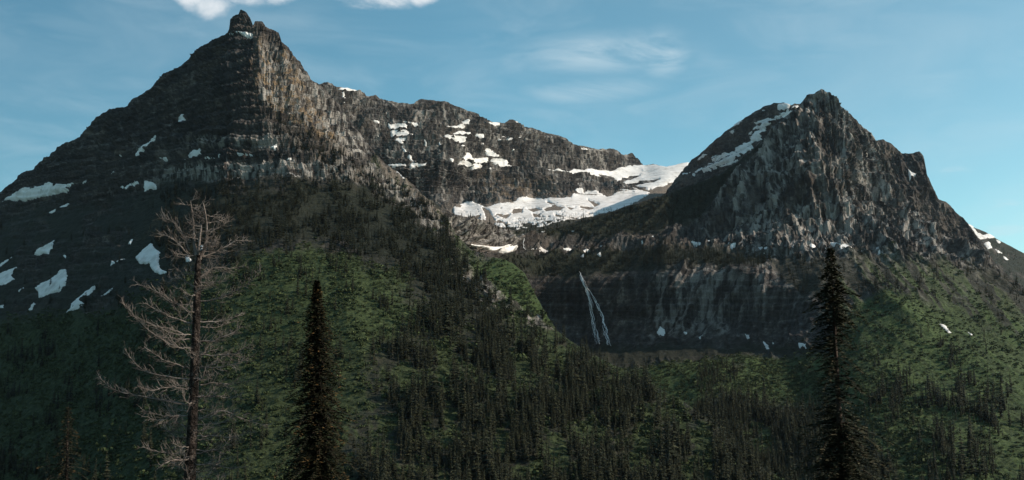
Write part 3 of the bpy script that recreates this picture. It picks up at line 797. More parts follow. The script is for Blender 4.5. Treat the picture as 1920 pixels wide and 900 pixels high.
CRUMBS = [
    (S_LEFT, [[(148, 345), (165, 334), (178, 328), (180, 332), (160, 343)], [(-8, 499), (8, 488), (22, 481), (12, 492), (-8, 503)], [(189, 557), (205, 543), (216, 536), (205, 549)],
              [(239, 457), (247, 449), (252, 450), (246, 461)], [(348, 486), (358, 482), (361, 491), (350, 495)], [(372, 476), (380, 464), (388, 464), (384, 476)],
              [(36, 546), (45, 539), (47, 545), (36, 549)], [(53, 580), (64, 568), (67, 572), (56, 582)], [(118, 480), (125, 477), (125, 488)], [(118, 499), (128, 495), (125, 504)],
              [(-8, 577), (10, 573), (8, 579), (-8, 581)], [(203, 326), (213, 319), (211, 326)], [(225, 322), (238, 316), (236, 322)], [(409, 296), (415, 289), (420, 290), (415, 299)],
              [(376, 298), (402, 293), (403, 298), (380, 300)], [(548, 328), (562, 343), (552, 341)], [(536, 300), (548, 298), (545, 304)], [(318, 220), (326, 216), (322, 222)],
              [(284, 232), (292, 229), (288, 235)], [(445, 290), (470, 286), (474, 291), (450, 294)], [(222, 292), (234, 286), (226, 293)], [(296, 297), (312, 294), (310, 299)], [(505, 275), (520, 270), (516, 279)]]),
    (S_BACK, [[(726, 306), (745, 305), (762, 304), (762, 309), (730, 309)], [(823, 306), (851, 306), (849, 310), (826, 310)], [(841, 296), (851, 299), (848, 306)],
              [(912, 231), (937, 233), (935, 238), (918, 237)], [(903, 234), (920, 240), (940, 243), (925, 245)], [(923, 252), (942, 266), (936, 268)], [(888, 251), (905, 257), (908, 266), (895, 262)],
              [(940, 256), (982, 261), (984, 269), (950, 267)], [(1078, 277), (1104, 279), (1102, 283), (1082, 282)], [(985, 316), (1015, 319), (1040, 320), (1040, 324), (1000, 322)],
              [(962, 227), (975, 231), (968, 234)], [(695, 228), (712, 231), (708, 234)], [(702, 246), (712, 256), (708, 257)], [(960, 282), (970, 288), (964, 290)], [(1035, 258), (1058, 262), (1050, 265)],
              [(817, 258), (828, 278), (824, 276)], [(790, 256), (802, 270), (797, 268)], [(910, 316), (924, 320), (918, 322)], [(1010, 334), (1020, 338), (1014, 341)]]),
    (S_SHOULDER, [[(1375, 235), (1388, 226), (1402, 230), (1388, 237)], [(1367, 247), (1378, 241), (1374, 249)], [(1278, 324), (1294, 322), (1284, 332)], [(1289, 343), (1305, 331), (1301, 339)],
                  [(1405, 212), (1416, 207), (1410, 215)], [(1427, 206), (1436, 204), (1430, 209)], [(1345, 318), (1375, 306), (1388, 300), (1370, 313)], [(1330, 322), (1350, 316), (1340, 324)]]),
    (S_RIGHT, [[(1053, 462), (1066, 457), (1082, 457), (1076, 463)], [(1086, 462), (1098, 455), (1106, 455), (1100, 461)], [(1124, 458), (1136, 459), (1132, 464)], [(1118, 476), (1126, 472), (1128, 482)],
               [(1278, 621), (1290, 620), (1285, 625)], [(1308, 630), (1316, 625), (1312, 632)], [(1447, 641), (1454, 645), (1449, 646)], [(1280, 443), (1300, 446), (1316, 449), (1310, 455), (1302, 450)],
               [(1318, 448), (1342, 453), (1332, 456)], [(1365, 460), (1380, 461), (1373, 470)], [(1421, 467), (1442, 469), (1433, 478)], [(1478, 463), (1500, 467), (1489, 472)], [(1643, 466), (1657, 471), (1648, 475)],
               [(1200, 449), (1206, 446), (1204, 455)], [(1219, 444), (1226, 442), (1224, 448)], [(1008, 436), (1022, 434), (1020, 438)], [(1070, 433), (1084, 431), (1082, 436)], [(1088, 476), (1094, 470), (1094, 479)],
               [(1815, 622), (1824, 628), (1820, 630)], [(1610, 468), (1620, 470), (1614, 474)], [(1546, 462), (1552, 464), (1548, 468)]]),
    (S_FAR, [[(1863, 464), (1882, 475), (1872, 474)], [(1881, 479), (1892, 487), (1885, 488)], [(1868, 449), (1880, 455), (1872, 456)]]),
]
for k, row in enumerate(SNOW):
    sh, poly, lab = row[0], row[1], row[2]
    big = max(np.ptp(np.array(poly)[:, 0]), np.ptp(np.array(poly)[:, 1])) > 90
    me = sh.snow(poly, row[3] if len(row) > 3 else (), thick=4.0 if 'cirque' in lab or 'saddle' in lab else (8.0 if big else 4.0 if sh is not S_RIGHT else 2.2) * (1.5 if sh is S_BACK else 1.0), ragged=6.5 if 'long broken' in lab else 3.4 if big else (5.0 if sh is S_BACK else 2.6), seed=k, streak=(7, 3) if 'long broken' in lab else (18, 3.2) if sh is S_BACK and 'cirque' not in lab else (9, 5), spots=402 if 'cirque' in lab else 362 if 'saddle' in lab else 0)
    if me:
        link('snow_patch', me, M_SNOW, label=lab, category='snow', group='snow patches on the mountains')
for sh, polys in CRUMBS:
    for k, poly in enumerate(polys):
        me = sh.snow(poly, (), thick=1.8 if sh is S_RIGHT else 4.0 * (1.5 if sh is S_BACK else 1.0), ragged=2.0, seed=100 + k)
        if me:
            link('snow_patch', me, M_SNOW, parent=sh.obj)

# ---------------------------------------------------------------- waterfalls
def tube_into(Vs, Fs, pts, rad, sides=5):
    pts = np.asarray(pts, float)
    n = len(pts)
    rad = np.broadcast_to(np.asarray(rad, float), (n,))
    tan = np.gradient(pts, axis=0)
    tan /= np.linalg.norm(tan, axis=1, keepdims=True) + 1e-9
    ref = np.array([0.31, 0.94, 0.13])
    a = np.cross(tan, ref); a /= np.linalg.norm(a, axis=1, keepdims=True) + 1e-9
    b = np.cross(tan, a)
    ang = np.arange(sides) * 2 * math.pi / sides
    ring = pts[:, None] + rad[:, None, None] * (np.cos(ang)[None, :, None] * a[:, None] + np.sin(ang)[None, :, None] * b[:, None])
    base = sum(len(v) for v in Vs)
    Vs.append(ring.reshape(-1, 3))
    i = np.arange(n * sides).reshape(n, sides) + base
    j = np.roll(i, -1, 1)
    Fs.append(np.stack([i[:-1], j[:-1], j[1:], i[1:]], -1).reshape(-1, 4))


def waterfall(name, label, paths):
    root = link(name, None, label=label, category='waterfall')
    for path, wid, count in paths:
        p = np.array(path, float)
        t = np.linspace(0, 1, len(p)); tt = np.linspace(0, 1, 110)
        u = np.interp(tt, t, p[:, 0]); v = np.interp(tt, t, p[:, 1])
        w = np.interp(tt, [0, 0.25, 1], [wid * 0.22, wid * 0.55, wid])
        Vs, Fs = [], []
        for c in range(count):
            off = (random.random() - 0.5)
            a = random.random() * 0.9
            b = min(1.0, a + random.uniform(0.07, 0.26))
            if c < 2:
                a, b, off = 0, 1, off * 0.5
            sel = (tt >= a) & (tt <= b)
            if sel.sum() < 4:
                continue
            uu = u[sel] + off * w[sel] + 0.9 * (vnoise(tt[sel] * 26, c * 3.1, 0.5, 5) - 0.5) * w[sel]
            i, j = S_RIGHT.point(uu, v[sel])
            q = S_RIGHT.base[i, j] + S_RIGHT.N[i, j] * (S_RIGHT.lowdisp[i, j] + 9.0)[:, None]
            q = np.stack([np.convolve(np.pad(q[:, k], 2, mode='edge'), np.ones(5) / 5, 'valid') for k in range(3)], -1)
            r = (0.22 + 0.5 * random.random() ** 2) * np.sin(np.linspace(0.25, 2.9, sel.sum())) ** 0.6
            tube_into(Vs, Fs, q, np.clip(r, 0.12, 2), 5)
        st = link('stream', mesh_np('stream', np.concatenate(Vs), np.concatenate(Fs)), M_WATER, parent=root)
    return root


waterfall('waterfall', 'tall white waterfall splitting in two on the dark cliff', [
    ([(1087, 510), (1096, 528), (1104, 548), (1110, 570), (1113, 595), (1116, 618), (1121, 640), (1127, 656)], 10, 46),
    ([(1101, 538), (1114, 556), (1124, 575), (1131, 592), (1134, 610), (1139, 628), (1142, 642), (1144, 657)], 8, 24)])
waterfall('waterfall', 'thin small waterfall dropping over the ledge beside the pale cliff', [
    ([(967, 448), (970, 455), (976, 464), (982, 471)], 4, 4)])

# ---------------------------------------------------------------- conifers of the forest
def conifer_mesh(name, seed, h=20.0, wide=0.12, layers=15, per=8, gap=0.0):
    r = random.Random(seed)
    V, F, T, MI = [], [], [], []

    def add(pts, tint, mi):
        b = len(V)
        V.extend(pts); T.extend([tint] * len(pts)); F.append(list(range(b, b + len(pts)))); MI.append(mi)
    sides = 5
    for k in range(sides):                                                  # trunk
        a, b = k * 2 * math.pi / sides, (k + 1) * 2 * math.pi / sides
        tr = 0.013 * h
        add([(tr * math.cos(a), tr * math.sin(a), -0.12 * h), (tr * math.cos(b), tr * math.sin(b), -0.12 * h), (0, 0, h * 0.97)], 0.5, 1)
    lean = (r.uniform(-.012, .012) * h, r.uniform(-.012, .012) * h)
    for l in range(layers):
        t = (l + r.uniform(-0.3, 0.3)) / layers
        t = min(max(t, 0.0), 0.99)
        z = h * (0.07 + 0.91 * t)
        prof = (1 - t) ** 0.8 * (0.55 + 0.45 * min(1, t * 5 + 0.35))
        rad = h * wide * prof * r.uniform(0.78, 1.18) + 0.012 * h
        for k in range(per if t < 0.8 else 5):
            if r.random() < gap:
                continue
            a = (k + r.uniform(-0.4, 0.4)) * 2 * math.pi / per + l * 0.7
            q = rad * r.uniform(0.65, 1.25)
            dz = h * 0.045 * r.uniform(0.6, 1.5) * (1.2 - t)
            hw = 0.42 * q + 0.006 * h
            ca, sa = math.cos(a), math.sin(a)
            cx, cy = lean[0] * t, lean[1] * t
            root = (cx, cy, z + h * 0.022)
            mid_l = (cx + 0.62 * q * ca - hw * sa, cy + 0.62 * q * sa + hw * ca, z - dz * 0.75)
            mid_r = (cx + 0.62 * q * ca + hw * sa, cy + 0.62 * q * sa - hw * ca, z - dz * 0.75)
            tip = (cx + q * ca, cy + q * sa, z - dz * 0.7)
            add([root, mid_l, tip, mid_r], r.random(), 0)
    for k in range(4):                                                      # leader
        a = k * math.pi / 2
        add([(0.016 * h * math.cos(a), 0.016 * h * math.sin(a), h * 0.90), (0.016 * h * math.cos(a + 1.6), 0.016 * h * math.sin(a + 1.6), h * 0.90), (lean[0], lean[1], h)], r.random(), 0)
    me = bpy.data.meshes.new(name)
    me.from_pydata(V, [], F)
    me.polygons.foreach_set('material_index', MI)
    at_ = me.attributes.new('tint', 'FLOAT', 'POINT'); at_.data.foreach_set('value', T)
    me.materials.append(M_TREE); me.materials.append(M_BARK)
    me.update()
    return me


TREES = [conifer_mesh('conifer', 1, 20, .115, 16, 8), conifer_mesh('conifer', 2, 20, .095, 17, 7, .08), conifer_mesh('conifer', 3, 20, .135, 15, 8, .05),
         conifer_mesh('conifer', 4, 20, .105, 14, 7, .15), conifer_mesh('conifer', 5, 20, .085, 18, 7, .05), conifer_mesh('conifer', 6, 20, .125, 15, 7, .25), conifer_mesh('conifer', 7, 20, .15, 12, 8, .3), conifer_mesh('conifer', 8, 20, .075, 16, 6, .45)]


def shrub_mesh(name, seed):
    r = random.Random(seed)
    V, F, T = [], [], []
    lob = [(r.uniform(-1.6, 1.6), r.uniform(-1.6, 1.6), r.uniform(0.2, 1.2), r.uniform(0.9, 1.7)) for _ in range(4)]
    for k in range(64):
        c = lob[k % 4]
        a, e = r.uniform(0, 2 * math.pi), math.asin(r.uniform(-0.15, 1))
        n = Vector((math.cos(a) * math.cos(e), math.sin(a) * math.cos(e), math.sin(e)))
        p = Vector(c[:3]) + n * c[3] * r.uniform(0.75, 1.1)
        n2 = (n + Vector((r.uniform(-.6, .6), r.uniform(-.6, .6), r.uniform(-.3, .6)))).normalized()
        x = n2.orthogonal().normalized(); y = n2.cross(x)
        s = r.uniform(0.35, 0.75)
        b = len(V)
        V.extend([tuple(p + x * s), tuple(p + y * s * 0.8), tuple(p - x * s), tuple(p - y * s * 0.8)])
        T.extend([r.random()] * 4); F.append([b, b + 1, b + 2, b + 3])
    me = bpy.data.meshes.new(name)
    me.from_pydata(V, [], F)
    at_ = me.attributes.new('tint', 'FLOAT', 'POINT'); at_.data.foreach_set('value', T)
    me.materials.append(M_SHRUB)
    me.update()
    return me


def cell_area(sh):
    a, b = np.gradient(sh.P, axis=1), np.gradient(sh.P, axis=0)
    return np.minimum(np.linalg.norm(np.cross(a, b), axis=-1), 120.0)


def scatter(sh, dens, per_m2, seed):
    """positions on a sheet: dens is a 0..1 field, per_m2 the densest planting; returns grid indices and points"""
    g = np.random.default_rng(seed)
    ex = dens * per_m2 * cell_area(sh)
    n = g.poisson(np.clip(ex, 0, 5))
    i, j = np.nonzero(n)
    c = n[i, j]
    i, j = np.repeat(i, c), np.repeat(j, c)
    p = sh.P[i, j] + g.uniform(-1, 1, (len(i), 3)) * np.array([1.6, 1.6, 0])
    return i, j, p


U, V, T = S_LEFT.U, S_LEFT.V, S_LEFT.T
n1, n2 = nrm(U, V, 55, 301), nrm(U, V, 20, 302)
gaps = 0.04 + 0.96 * sstep(n1 + 0.9 * n2, -0.22, 0.15)
dl = gaps * pmask(U, V, [(730, 655), (850, 605), (1045, 620), (1300, 760), (1560, 950), (1560, 1010), (690, 1010), (680, 900), (730, 800), (720, 720)], 25, 40, 50, 1)
dl = np.maximum(dl, 0.75 * sstep(n1 + n2, -0.5, 0.1) * pmask(U, V, [(700, 330), (800, 385), (850, 450), (900, 530), (980, 605), (900, 655), (780, 620), (770, 540), (740, 470), (680, 420)], 14, 24, 30, 2))
dl = np.maximum(dl, 0.75 * sstep(n2 + 0.6 * n1, -0.35, 0.3) * pmask(U, V, [(300, 352), (480, 344), (640, 338), (720, 345), (800, 430), (770, 490), (640, 470), (560, 455), (450, 490), (330, 520), (290, 440)], 12, 26, 30, 3))
dl = np.maximum(dl, 0.45 * sstep(n2, 0.15, 0.5) * pmask(U, V, [(430, 470), (760, 470), (820, 600), (740, 700), (430, 700)], 20, 20, 40, 4))
dl = np.maximum(dl, 0.34 * sstep(n2 + 0.5 * n1, 0.05, 0.55) * pmask(U, V, [(-60, 580), (300, 540), (560, 640), (680, 800), (680, 1010), (-60, 1010)], 20, 20, 40, 5))
dl = np.maximum(dl, 0.45 * pmask(U, V, [(488, 185), (560, 222), (640, 285), (720, 340), (650, 345), (540, 285)], 6, 12, 16, 6))
dl = np.maximum(dl, 0.10 * pmask(U, V, [(0, 400), (300, 350), (330, 520), (200, 560), (0, 580)], 20, 30, 40, 7) * sstep(n2, 0.0, 0.4))
dl *= sstep(T, 2, 5) * np.where(V < 560, 0.25 + 0.75 * sstep(U + 60 * n1, 220, 430), 1.0)
sparse_l = blur(dl, 10) < 0.30
il, jl, pl = scatter(S_LEFT, dl, 0.018, 21)

U2, V2, T2 = S_RIGHT.U, S_RIGHT.V, S_RIGHT.T
m1, m2 = nrm(U2, V2, 55, 311), nrm(U2, V2, 20, 312)
dr = 0.95 * sstep(m1 + 0.7 * m2, -0.30, 0.08) * pmask(U2, V2, [(1180, 790), (1270, 775), (1330, 765), (1440, 775), (1560, 770), (1600, 820), (1660, 870), (1700, 1010), (1180, 1010)], 16, 30, 40, 1)
dr = np.maximum(dr, 0.5 * pmask(U2, V2, [(1310, 690), (1350, 680), (1380, 705), (1360, 755), (1310, 750)], 8, 12, 20, 11) * sstep(m2, -0.3, 0.2))
dr = np.maximum(dr, 0.8 * pmask(U2, V2, [(930, 424), (1000, 434), (1100, 411), (1250, 364), (1350, 326), (1440, 250), (1450, 262), (1380, 330), (1320, 390), (1280, 420), (1200, 436), (1050, 446), (940, 440)], 5, 10, 24, 2))
dr = np.maximum(dr, 0.75 * pmask(U2, V2, [(930, 477), (1050, 470), (1250, 464), (1400, 478), (1450, 482), (1420, 500), (1250, 502), (1100, 514), (1000, 520), (940, 500)], 6, 14, 24, 3))
dr = np.maximum(dr, 0.42 * (1 - S_RIGHT.C['grass']) ** 2 * sstep(m2, -0.2, 0.3) * pmask(U2, V2, [(1440, 480), (1560, 478), (1720, 492), (1860, 500), (1990, 600), (1990, 690), (1850, 620), (1700, 560), (1590, 560), (1500, 560)], 12, 24, 26, 6))
dr = np.maximum(dr, 0.8 * sstep(m2 + 0.4 * m1, -0.05, 0.35) * pmask(U2, V2, [(1610, 745), (1700, 690), (1780, 660), (1860, 720), (1990, 800), (1990, 880), (1860, 830), (1780, 790), (1700, 790), (1640, 800)], 14, 20, 26, 7))
dr = np.maximum(dr, 0.7 * sstep(m2 + 0.3 * m1, -0.05, 0.4) * pmask(U2, V2, [(1740, 840), (1850, 800), (1990, 860), (1990, 1010), (1700, 1010)], 20, 20, 26, 8))
dr = np.maximum(dr, 0.07 * sstep(m2, 0.05, 0.5) * pmask(U2, V2, [(1560, 560), (1990, 640), (1990, 1010), (1560, 1010)], 12, 10, 26, 9))
dr = np.maximum(dr, 0.3 * pmask(U2, V2, [(820, 396), (850, 400), (930, 424), (930, 432), (850, 410)], 3, 5, 12, 10))
dr *= sstep(T2, 1, 3)
hid = np.interp(U2, np.array(CREST_L)[:, 0], np.array(CREST_L)[:, 1])
dr = np.where(V2 > hid + 45, 0, dr)
sparse_r = blur(dr, 10) < 0.30
ir, jr, pr = scatter(S_RIGHT, dr, 0.017, 22)

db = 0.5 * pmask(S_BACK.U, S_BACK.V, [(900, 424), (960, 418), (1060, 408), (1160, 392), (1160, 420), (900, 440)], 4, 8, 12, 1)
ib, jb, pb = scatter(S_BACK, db, 0.004, 23)
df = 0.6 * sstep(S_FAR.T, 1, 4) * sstep(nrm(S_FAR.U, S_FAR.V, 10, 5), -0.4, 0.2)
iff, jff, pf = scatter(S_FAR, df, 0.004, 24)

pts = np.concatenate([pl, pr, pb, pf])
cu = np.concatenate([U[il, jl], U2[ir, jr], S_BACK.U[ib, jb], S_FAR.U[iff, jff]])
cv = np.concatenate([V[il, jl], V2[ir, jr], S_BACK.V[ib, jb], S_FAR.V[iff, jff]])
src = np.concatenate([np.zeros(len(pl)), np.ones(len(pr)), np.full(len(pb), 2), np.full(len(pf), 3)]).astype(int)
sparse = np.concatenate([sparse_l[il, jl], sparse_r[ir, jr], np.zeros(len(pb), bool), np.zeros(len(pf), bool)])
size = rng.lognormal(0, 0.34, len(pts)) * np.interp(cv, [180, 350, 480, 620, 800], [9, 15, 19, 24, 25])
size = np.where(src == 1, np.interp(cv, [250, 440, 520, 640, 760], [9, 12, 14, 17, 22]) * rng.lognormal(0, 0.34, len(pts)), size)
size = np.where(src >= 2, rng.uniform(9, 16, len(pts)), size)
var = rng.integers(0, len(TREES), len(pts))
rotz = rng.uniform(0, 2 * math.pi, len(pts))
pxh = size / pts[:, 1] * FOC
hidden = (src == 1) & (cv - pxh * 0.6 > np.interp(cu, np.array(CREST_L)[:, 0], np.array(CREST_L)[:, 1]))
seen = (cu > 4) & (cu < 1916) & (cv < 898) & ~hidden
# the ones that show largest, and those standing clear of the forest, are individuals
score = np.where(seen, pxh * np.where(sparse & (cv > 470), 1.45, 1.0) * rng.uniform(0.9, 1.1, len(pts)), 0)
pick = np.argsort(-score)[:296]
lone = np.zeros(len(pts), bool); lone[pick] = True
GRP = ['conifers of the dense hillside forest', 'loose conifers on the left green slope', 'conifers of the valley forest on the right', 'loose conifers on the right slope']
PLACE = [
    [(640, 'at the bottom edge between rusty conifer and dead tree'), (800, 'just right of the rusty conifer'), (930, 'straight below the sunlit green crest'), (1060, 'straight below the pale rocky crest'),
     (1200, 'straight below the waterfall'), (1330, 'on the crest right of the waterfall'), (2000, 'where the hillside crest meets the valley forest')],
    [(170, 'far left above the short dim conifer'), (300, 'left of the dead tree'), (450, 'behind the dead tree'), (570, 'between dead tree and rusty conifer'), (660, 'beside the rusty conifer'), (760, 'in the bright meadow right of the rusty conifer'), (2000, 'among the rocks of the sunlit crest')],
    [(1400, 'below the waterfall cliff'), (1540, 'left of the tall spruce'), (2000, 'right of the tall spruce')],
    [(1540, 'left of the tall spruce'), (1660, 'just right of the tall spruce'), (1790, 'below the lone bright snow patch'), (2000, 'near the right edge of the picture')]]
HEAD = ['dark hillside forest conifer ', 'dark loose conifer ', 'dark valley forest conifer ', 'dark slope conifer ']
protos = {}
for k in pick:
    me = TREES[var[k]]
    c = int(src[k]) * 2 + int(sparse[k])
    place = next(t for lim, t in PLACE[c] if cu[k] < lim)
    if c == 1 and cu[k] >= 760 and cv[k] > 610:
        place = 'in a green clearing of the hillside forest'
    lab = HEAD[c] + place + (', higher up' if cv[k] < 690 else ', lower down')
    grp = GRP[c]
    o = link('conifer', me, None, label=lab, category='conifer', group=grp)
    s = size[k] / 20.0
    o.location = pts[k]
    o.rotation_euler = (rng.normal(0, .02), rng.normal(0, .02), rotz[k])
    o.scale = (s * rng.uniform(.9, 1.15), s * rng.uniform(.9, 1.15), s)
    protos.setdefault(int(var[k]), o)


def scatter_object(name, P, S, VAR, ROT, sources, mat=None):
    """one object whose points carry instances of the source objects"""
    me = bpy.data.meshes.new(name)
    me.vertices.add(len(P)); me.vertices.foreach_set('co', np.ascontiguousarray(P, np.float32).ravel())
    a = me.attributes.new('size', 'FLOAT_VECTOR', 'POINT'); a.data.foreach_set('vector', np.ascontiguousarray(S, np.float32).ravel())
    a = me.attributes.new('turn', 'FLOAT_VECTOR', 'POINT'); a.data.foreach_set('vector', np.ascontiguousarray(ROT, np.float32).ravel())
    a = me.attributes.new('variant', 'INT', 'POINT'); a.data.foreach_set('value', np.ascontiguousarray(VAR, np.int32))
    me.update()
    ng = bpy.data.node_groups.new(name, 'GeometryNodeTree')
    ng.interface.new_socket('Geometry', in_out='INPUT', socket_type='NodeSocketGeometry')
    ng.interface.new_socket('Geometry', in_out='OUTPUT', socket_type='NodeSocketGeometry')
    N = ng.nodes
    gi, go = N.new('NodeGroupInput'), N.new('NodeGroupOutput')
    ins = N.new('GeometryNodeInstanceOnPoints')
    jn = N.new('GeometryNodeJoinGeometry')
    for s in sources:
        oi = N.new('GeometryNodeObjectInfo'); oi.transform_space = 'ORIGINAL'
        oi.inputs['Object'].default_value = s
        oi.inputs['As Instance'].default_value = True
        ng.links.new(oi.outputs['Geometry'], jn.inputs[0])
    ins.inputs['Pick Instance'].default_value = True

    def attr(nm, typ):
        n = N.new('GeometryNodeInputNamedAttribute'); n.data_type = typ
        n.inputs['Name'].default_value = nm
        return n.outputs['Attribute']
    ng.links.new(gi.outputs[0], ins.inputs['Points'])
    ng.links.new(jn.outputs[0], ins.inputs['Instance'])
    ng.links.new(attr('variant', 'INT'), ins.inputs['Instance Index'])
    ng.links.new(attr('turn', 'FLOAT_VECTOR'), ins.inputs['Rotation'])
    ng.links.new(attr('size', 'FLOAT_VECTOR'), ins.inputs['Scale'])
    ng.links.new(ins.outputs[0], go.inputs[0])
    o = link(name, me)
    md = o.modifiers.new('scatter', 'NODES'); md.node_group = ng
    return o


rest = ~lone
n = rest.sum()
s = size[rest] / 20.0
wd = rng.uniform(.75, 1.5, n)
forest = scatter_object('forest', pts[rest], np.stack([s * wd, s * wd, s], -1), var[rest],
                        np.stack([rng.normal(0, .02, n), rng.normal(0, .02, n), rotz[rest]], -1), [protos[k] for k in sorted(protos)])
forest['kind'] = 'stuff'
forest['label'] = 'mass of dark conifers covering the lower slopes'
print('trees', len(pts), 'shown singly', len(pick))

# leafy thickets on the green slopes
sp = []
for sh, seed, dn in ((S_LEFT, 31, None), (S_RIGHT, 32, None)):
    d = sh.C['grass'] * sstep(nrm(sh.U, sh.V, 30, seed) + 0.6 * nrm(sh.U, sh.V, 9, seed + 1), -0.55, 0.1)
    if sh is S_RIGHT:
        d = np.where(sh.V > hid + 20, 0, d) * (0.35 + 0.65 * sstep(-sh.U + 0.8 * (sh.V - 640), -1700, -1560))
    i, j, p = scatter(sh, d * sstep(sh.T, 2, 6), 0.020, seed + 5)
    sp.append(p)
sp = np.concatenate(sp)
n = len(sp)
first = [bpy.data.objects.new('shrub', shrub_mesh('shrub', 60 + k)) for k in range(3)]      # shapes for the thicket's points only
q = rng.lognormal(0.15, 0.42, n)
th = scatter_object('thicket', sp, np.stack([q, q, q * rng.uniform(.7, 1.2, n)], -1), rng.integers(0, 3, n), np.stack([np.zeros(n), np.zeros(n), rng.uniform(0, 6.28, n)], -1), first)
th['kind'] = 'stuff'
th['label'] = 'leafy green thicket covering the open slopes'
print('shrubs', n)

# ---------------------------------------------------------------- foreground trees
def bezier(pts, n):
    """smooth line through a few points"""
    p = np.asarray(pts, float)
    t = np.linspace(0, 1, len(p)); tt = np.linspace(0, 1, n)
    c = np.stack([np.interp(tt, t, p[:, k]) for k in range(3)], -1)
    for _ in range(2):
        c[1:-1] = 0.25 * c[:-2] + 0.5 * c[1:-1] + 0.25 * c[2:]
    return c


def rnd_perp(d, r):
    v = Vector((r.gauss(0, 1), r.gauss(0, 1), r.gauss(0, 1)))
    v -= v.dot(d) * d
    return v.normalized()


def dead_branch(parent, pts, r0, r, thick=1.0, twigs=1.0):
    """a bare branch with its twigs, one mesh"""
    Vs, Fs = [], []
    n = 12
    c = bezier(pts, n)
    L = np.linalg.norm(np.diff(c, axis=0), axis=1).sum()
    c[1:] += np.array([[r.gauss(0, .018), r.gauss(0, .018), r.gauss(0, .018)] for _ in range(n - 1)]) * min(1.0, L)
    tube_into(Vs, Fs, c, np.linspace(r0, 0.009 * thick, n), 5)
    k = int(L / 0.075 * twigs)
    for q in range(k):
        t = 0.18 + 0.82 * (q + r.random()) / max(k, 1)
        t = min(t, 0.999)
        f = t * (n - 1); a = int(f)
        p = Vector(c[a] + (c[a + 1] - c[a]) * (f - a))
        d = Vector(c[a + 1] - c[a]).normalized()
        ln = (0.20 + 0.50 * r.random()) * (1.15 - 0.55 * t) * min(1.0, 0.45 + L * 0.4)
        dd = (d * 0.75 + rnd_perp(d, r) * 0.9 + Vector((0, 0, 0.16))).normalized()
        e = p + dd * ln * 0.5
        e2 = e + (dd + d * 0.45 + Vector((0, 0, 0.35)) + rnd_perp(dd, r) * 0.25).normalized() * ln * 0.5
        tube_into(Vs, Fs, [p, e, e2], [0.0095 * thick, 0.007 * thick, 0.004 * thick], 3)
        for m in range(r.choice((1, 2, 2, 3))):
            w = r.uniform(0.25, 0.95)
            s = p + (e2 - p) * w if w > 0.5 else p + (e - p) * (w * 2)
            d3 = (dd + rnd_perp(dd, r) * 0.8 + Vector((0, 0, 0.2))).normalized()
            tube_into(Vs, Fs, [s, s + d3 * r.uniform(0.09, 0.26)], [0.006 * thick, 0.0035 * thick], 3)
    return link('branch', mesh_np('branch', np.concatenate(Vs), np.concatenate(Fs)), M_DEAD, parent=parent)


def local(u, v, d, base, off=0.0):
    return at(u, v, d + off) * 1.0 - base


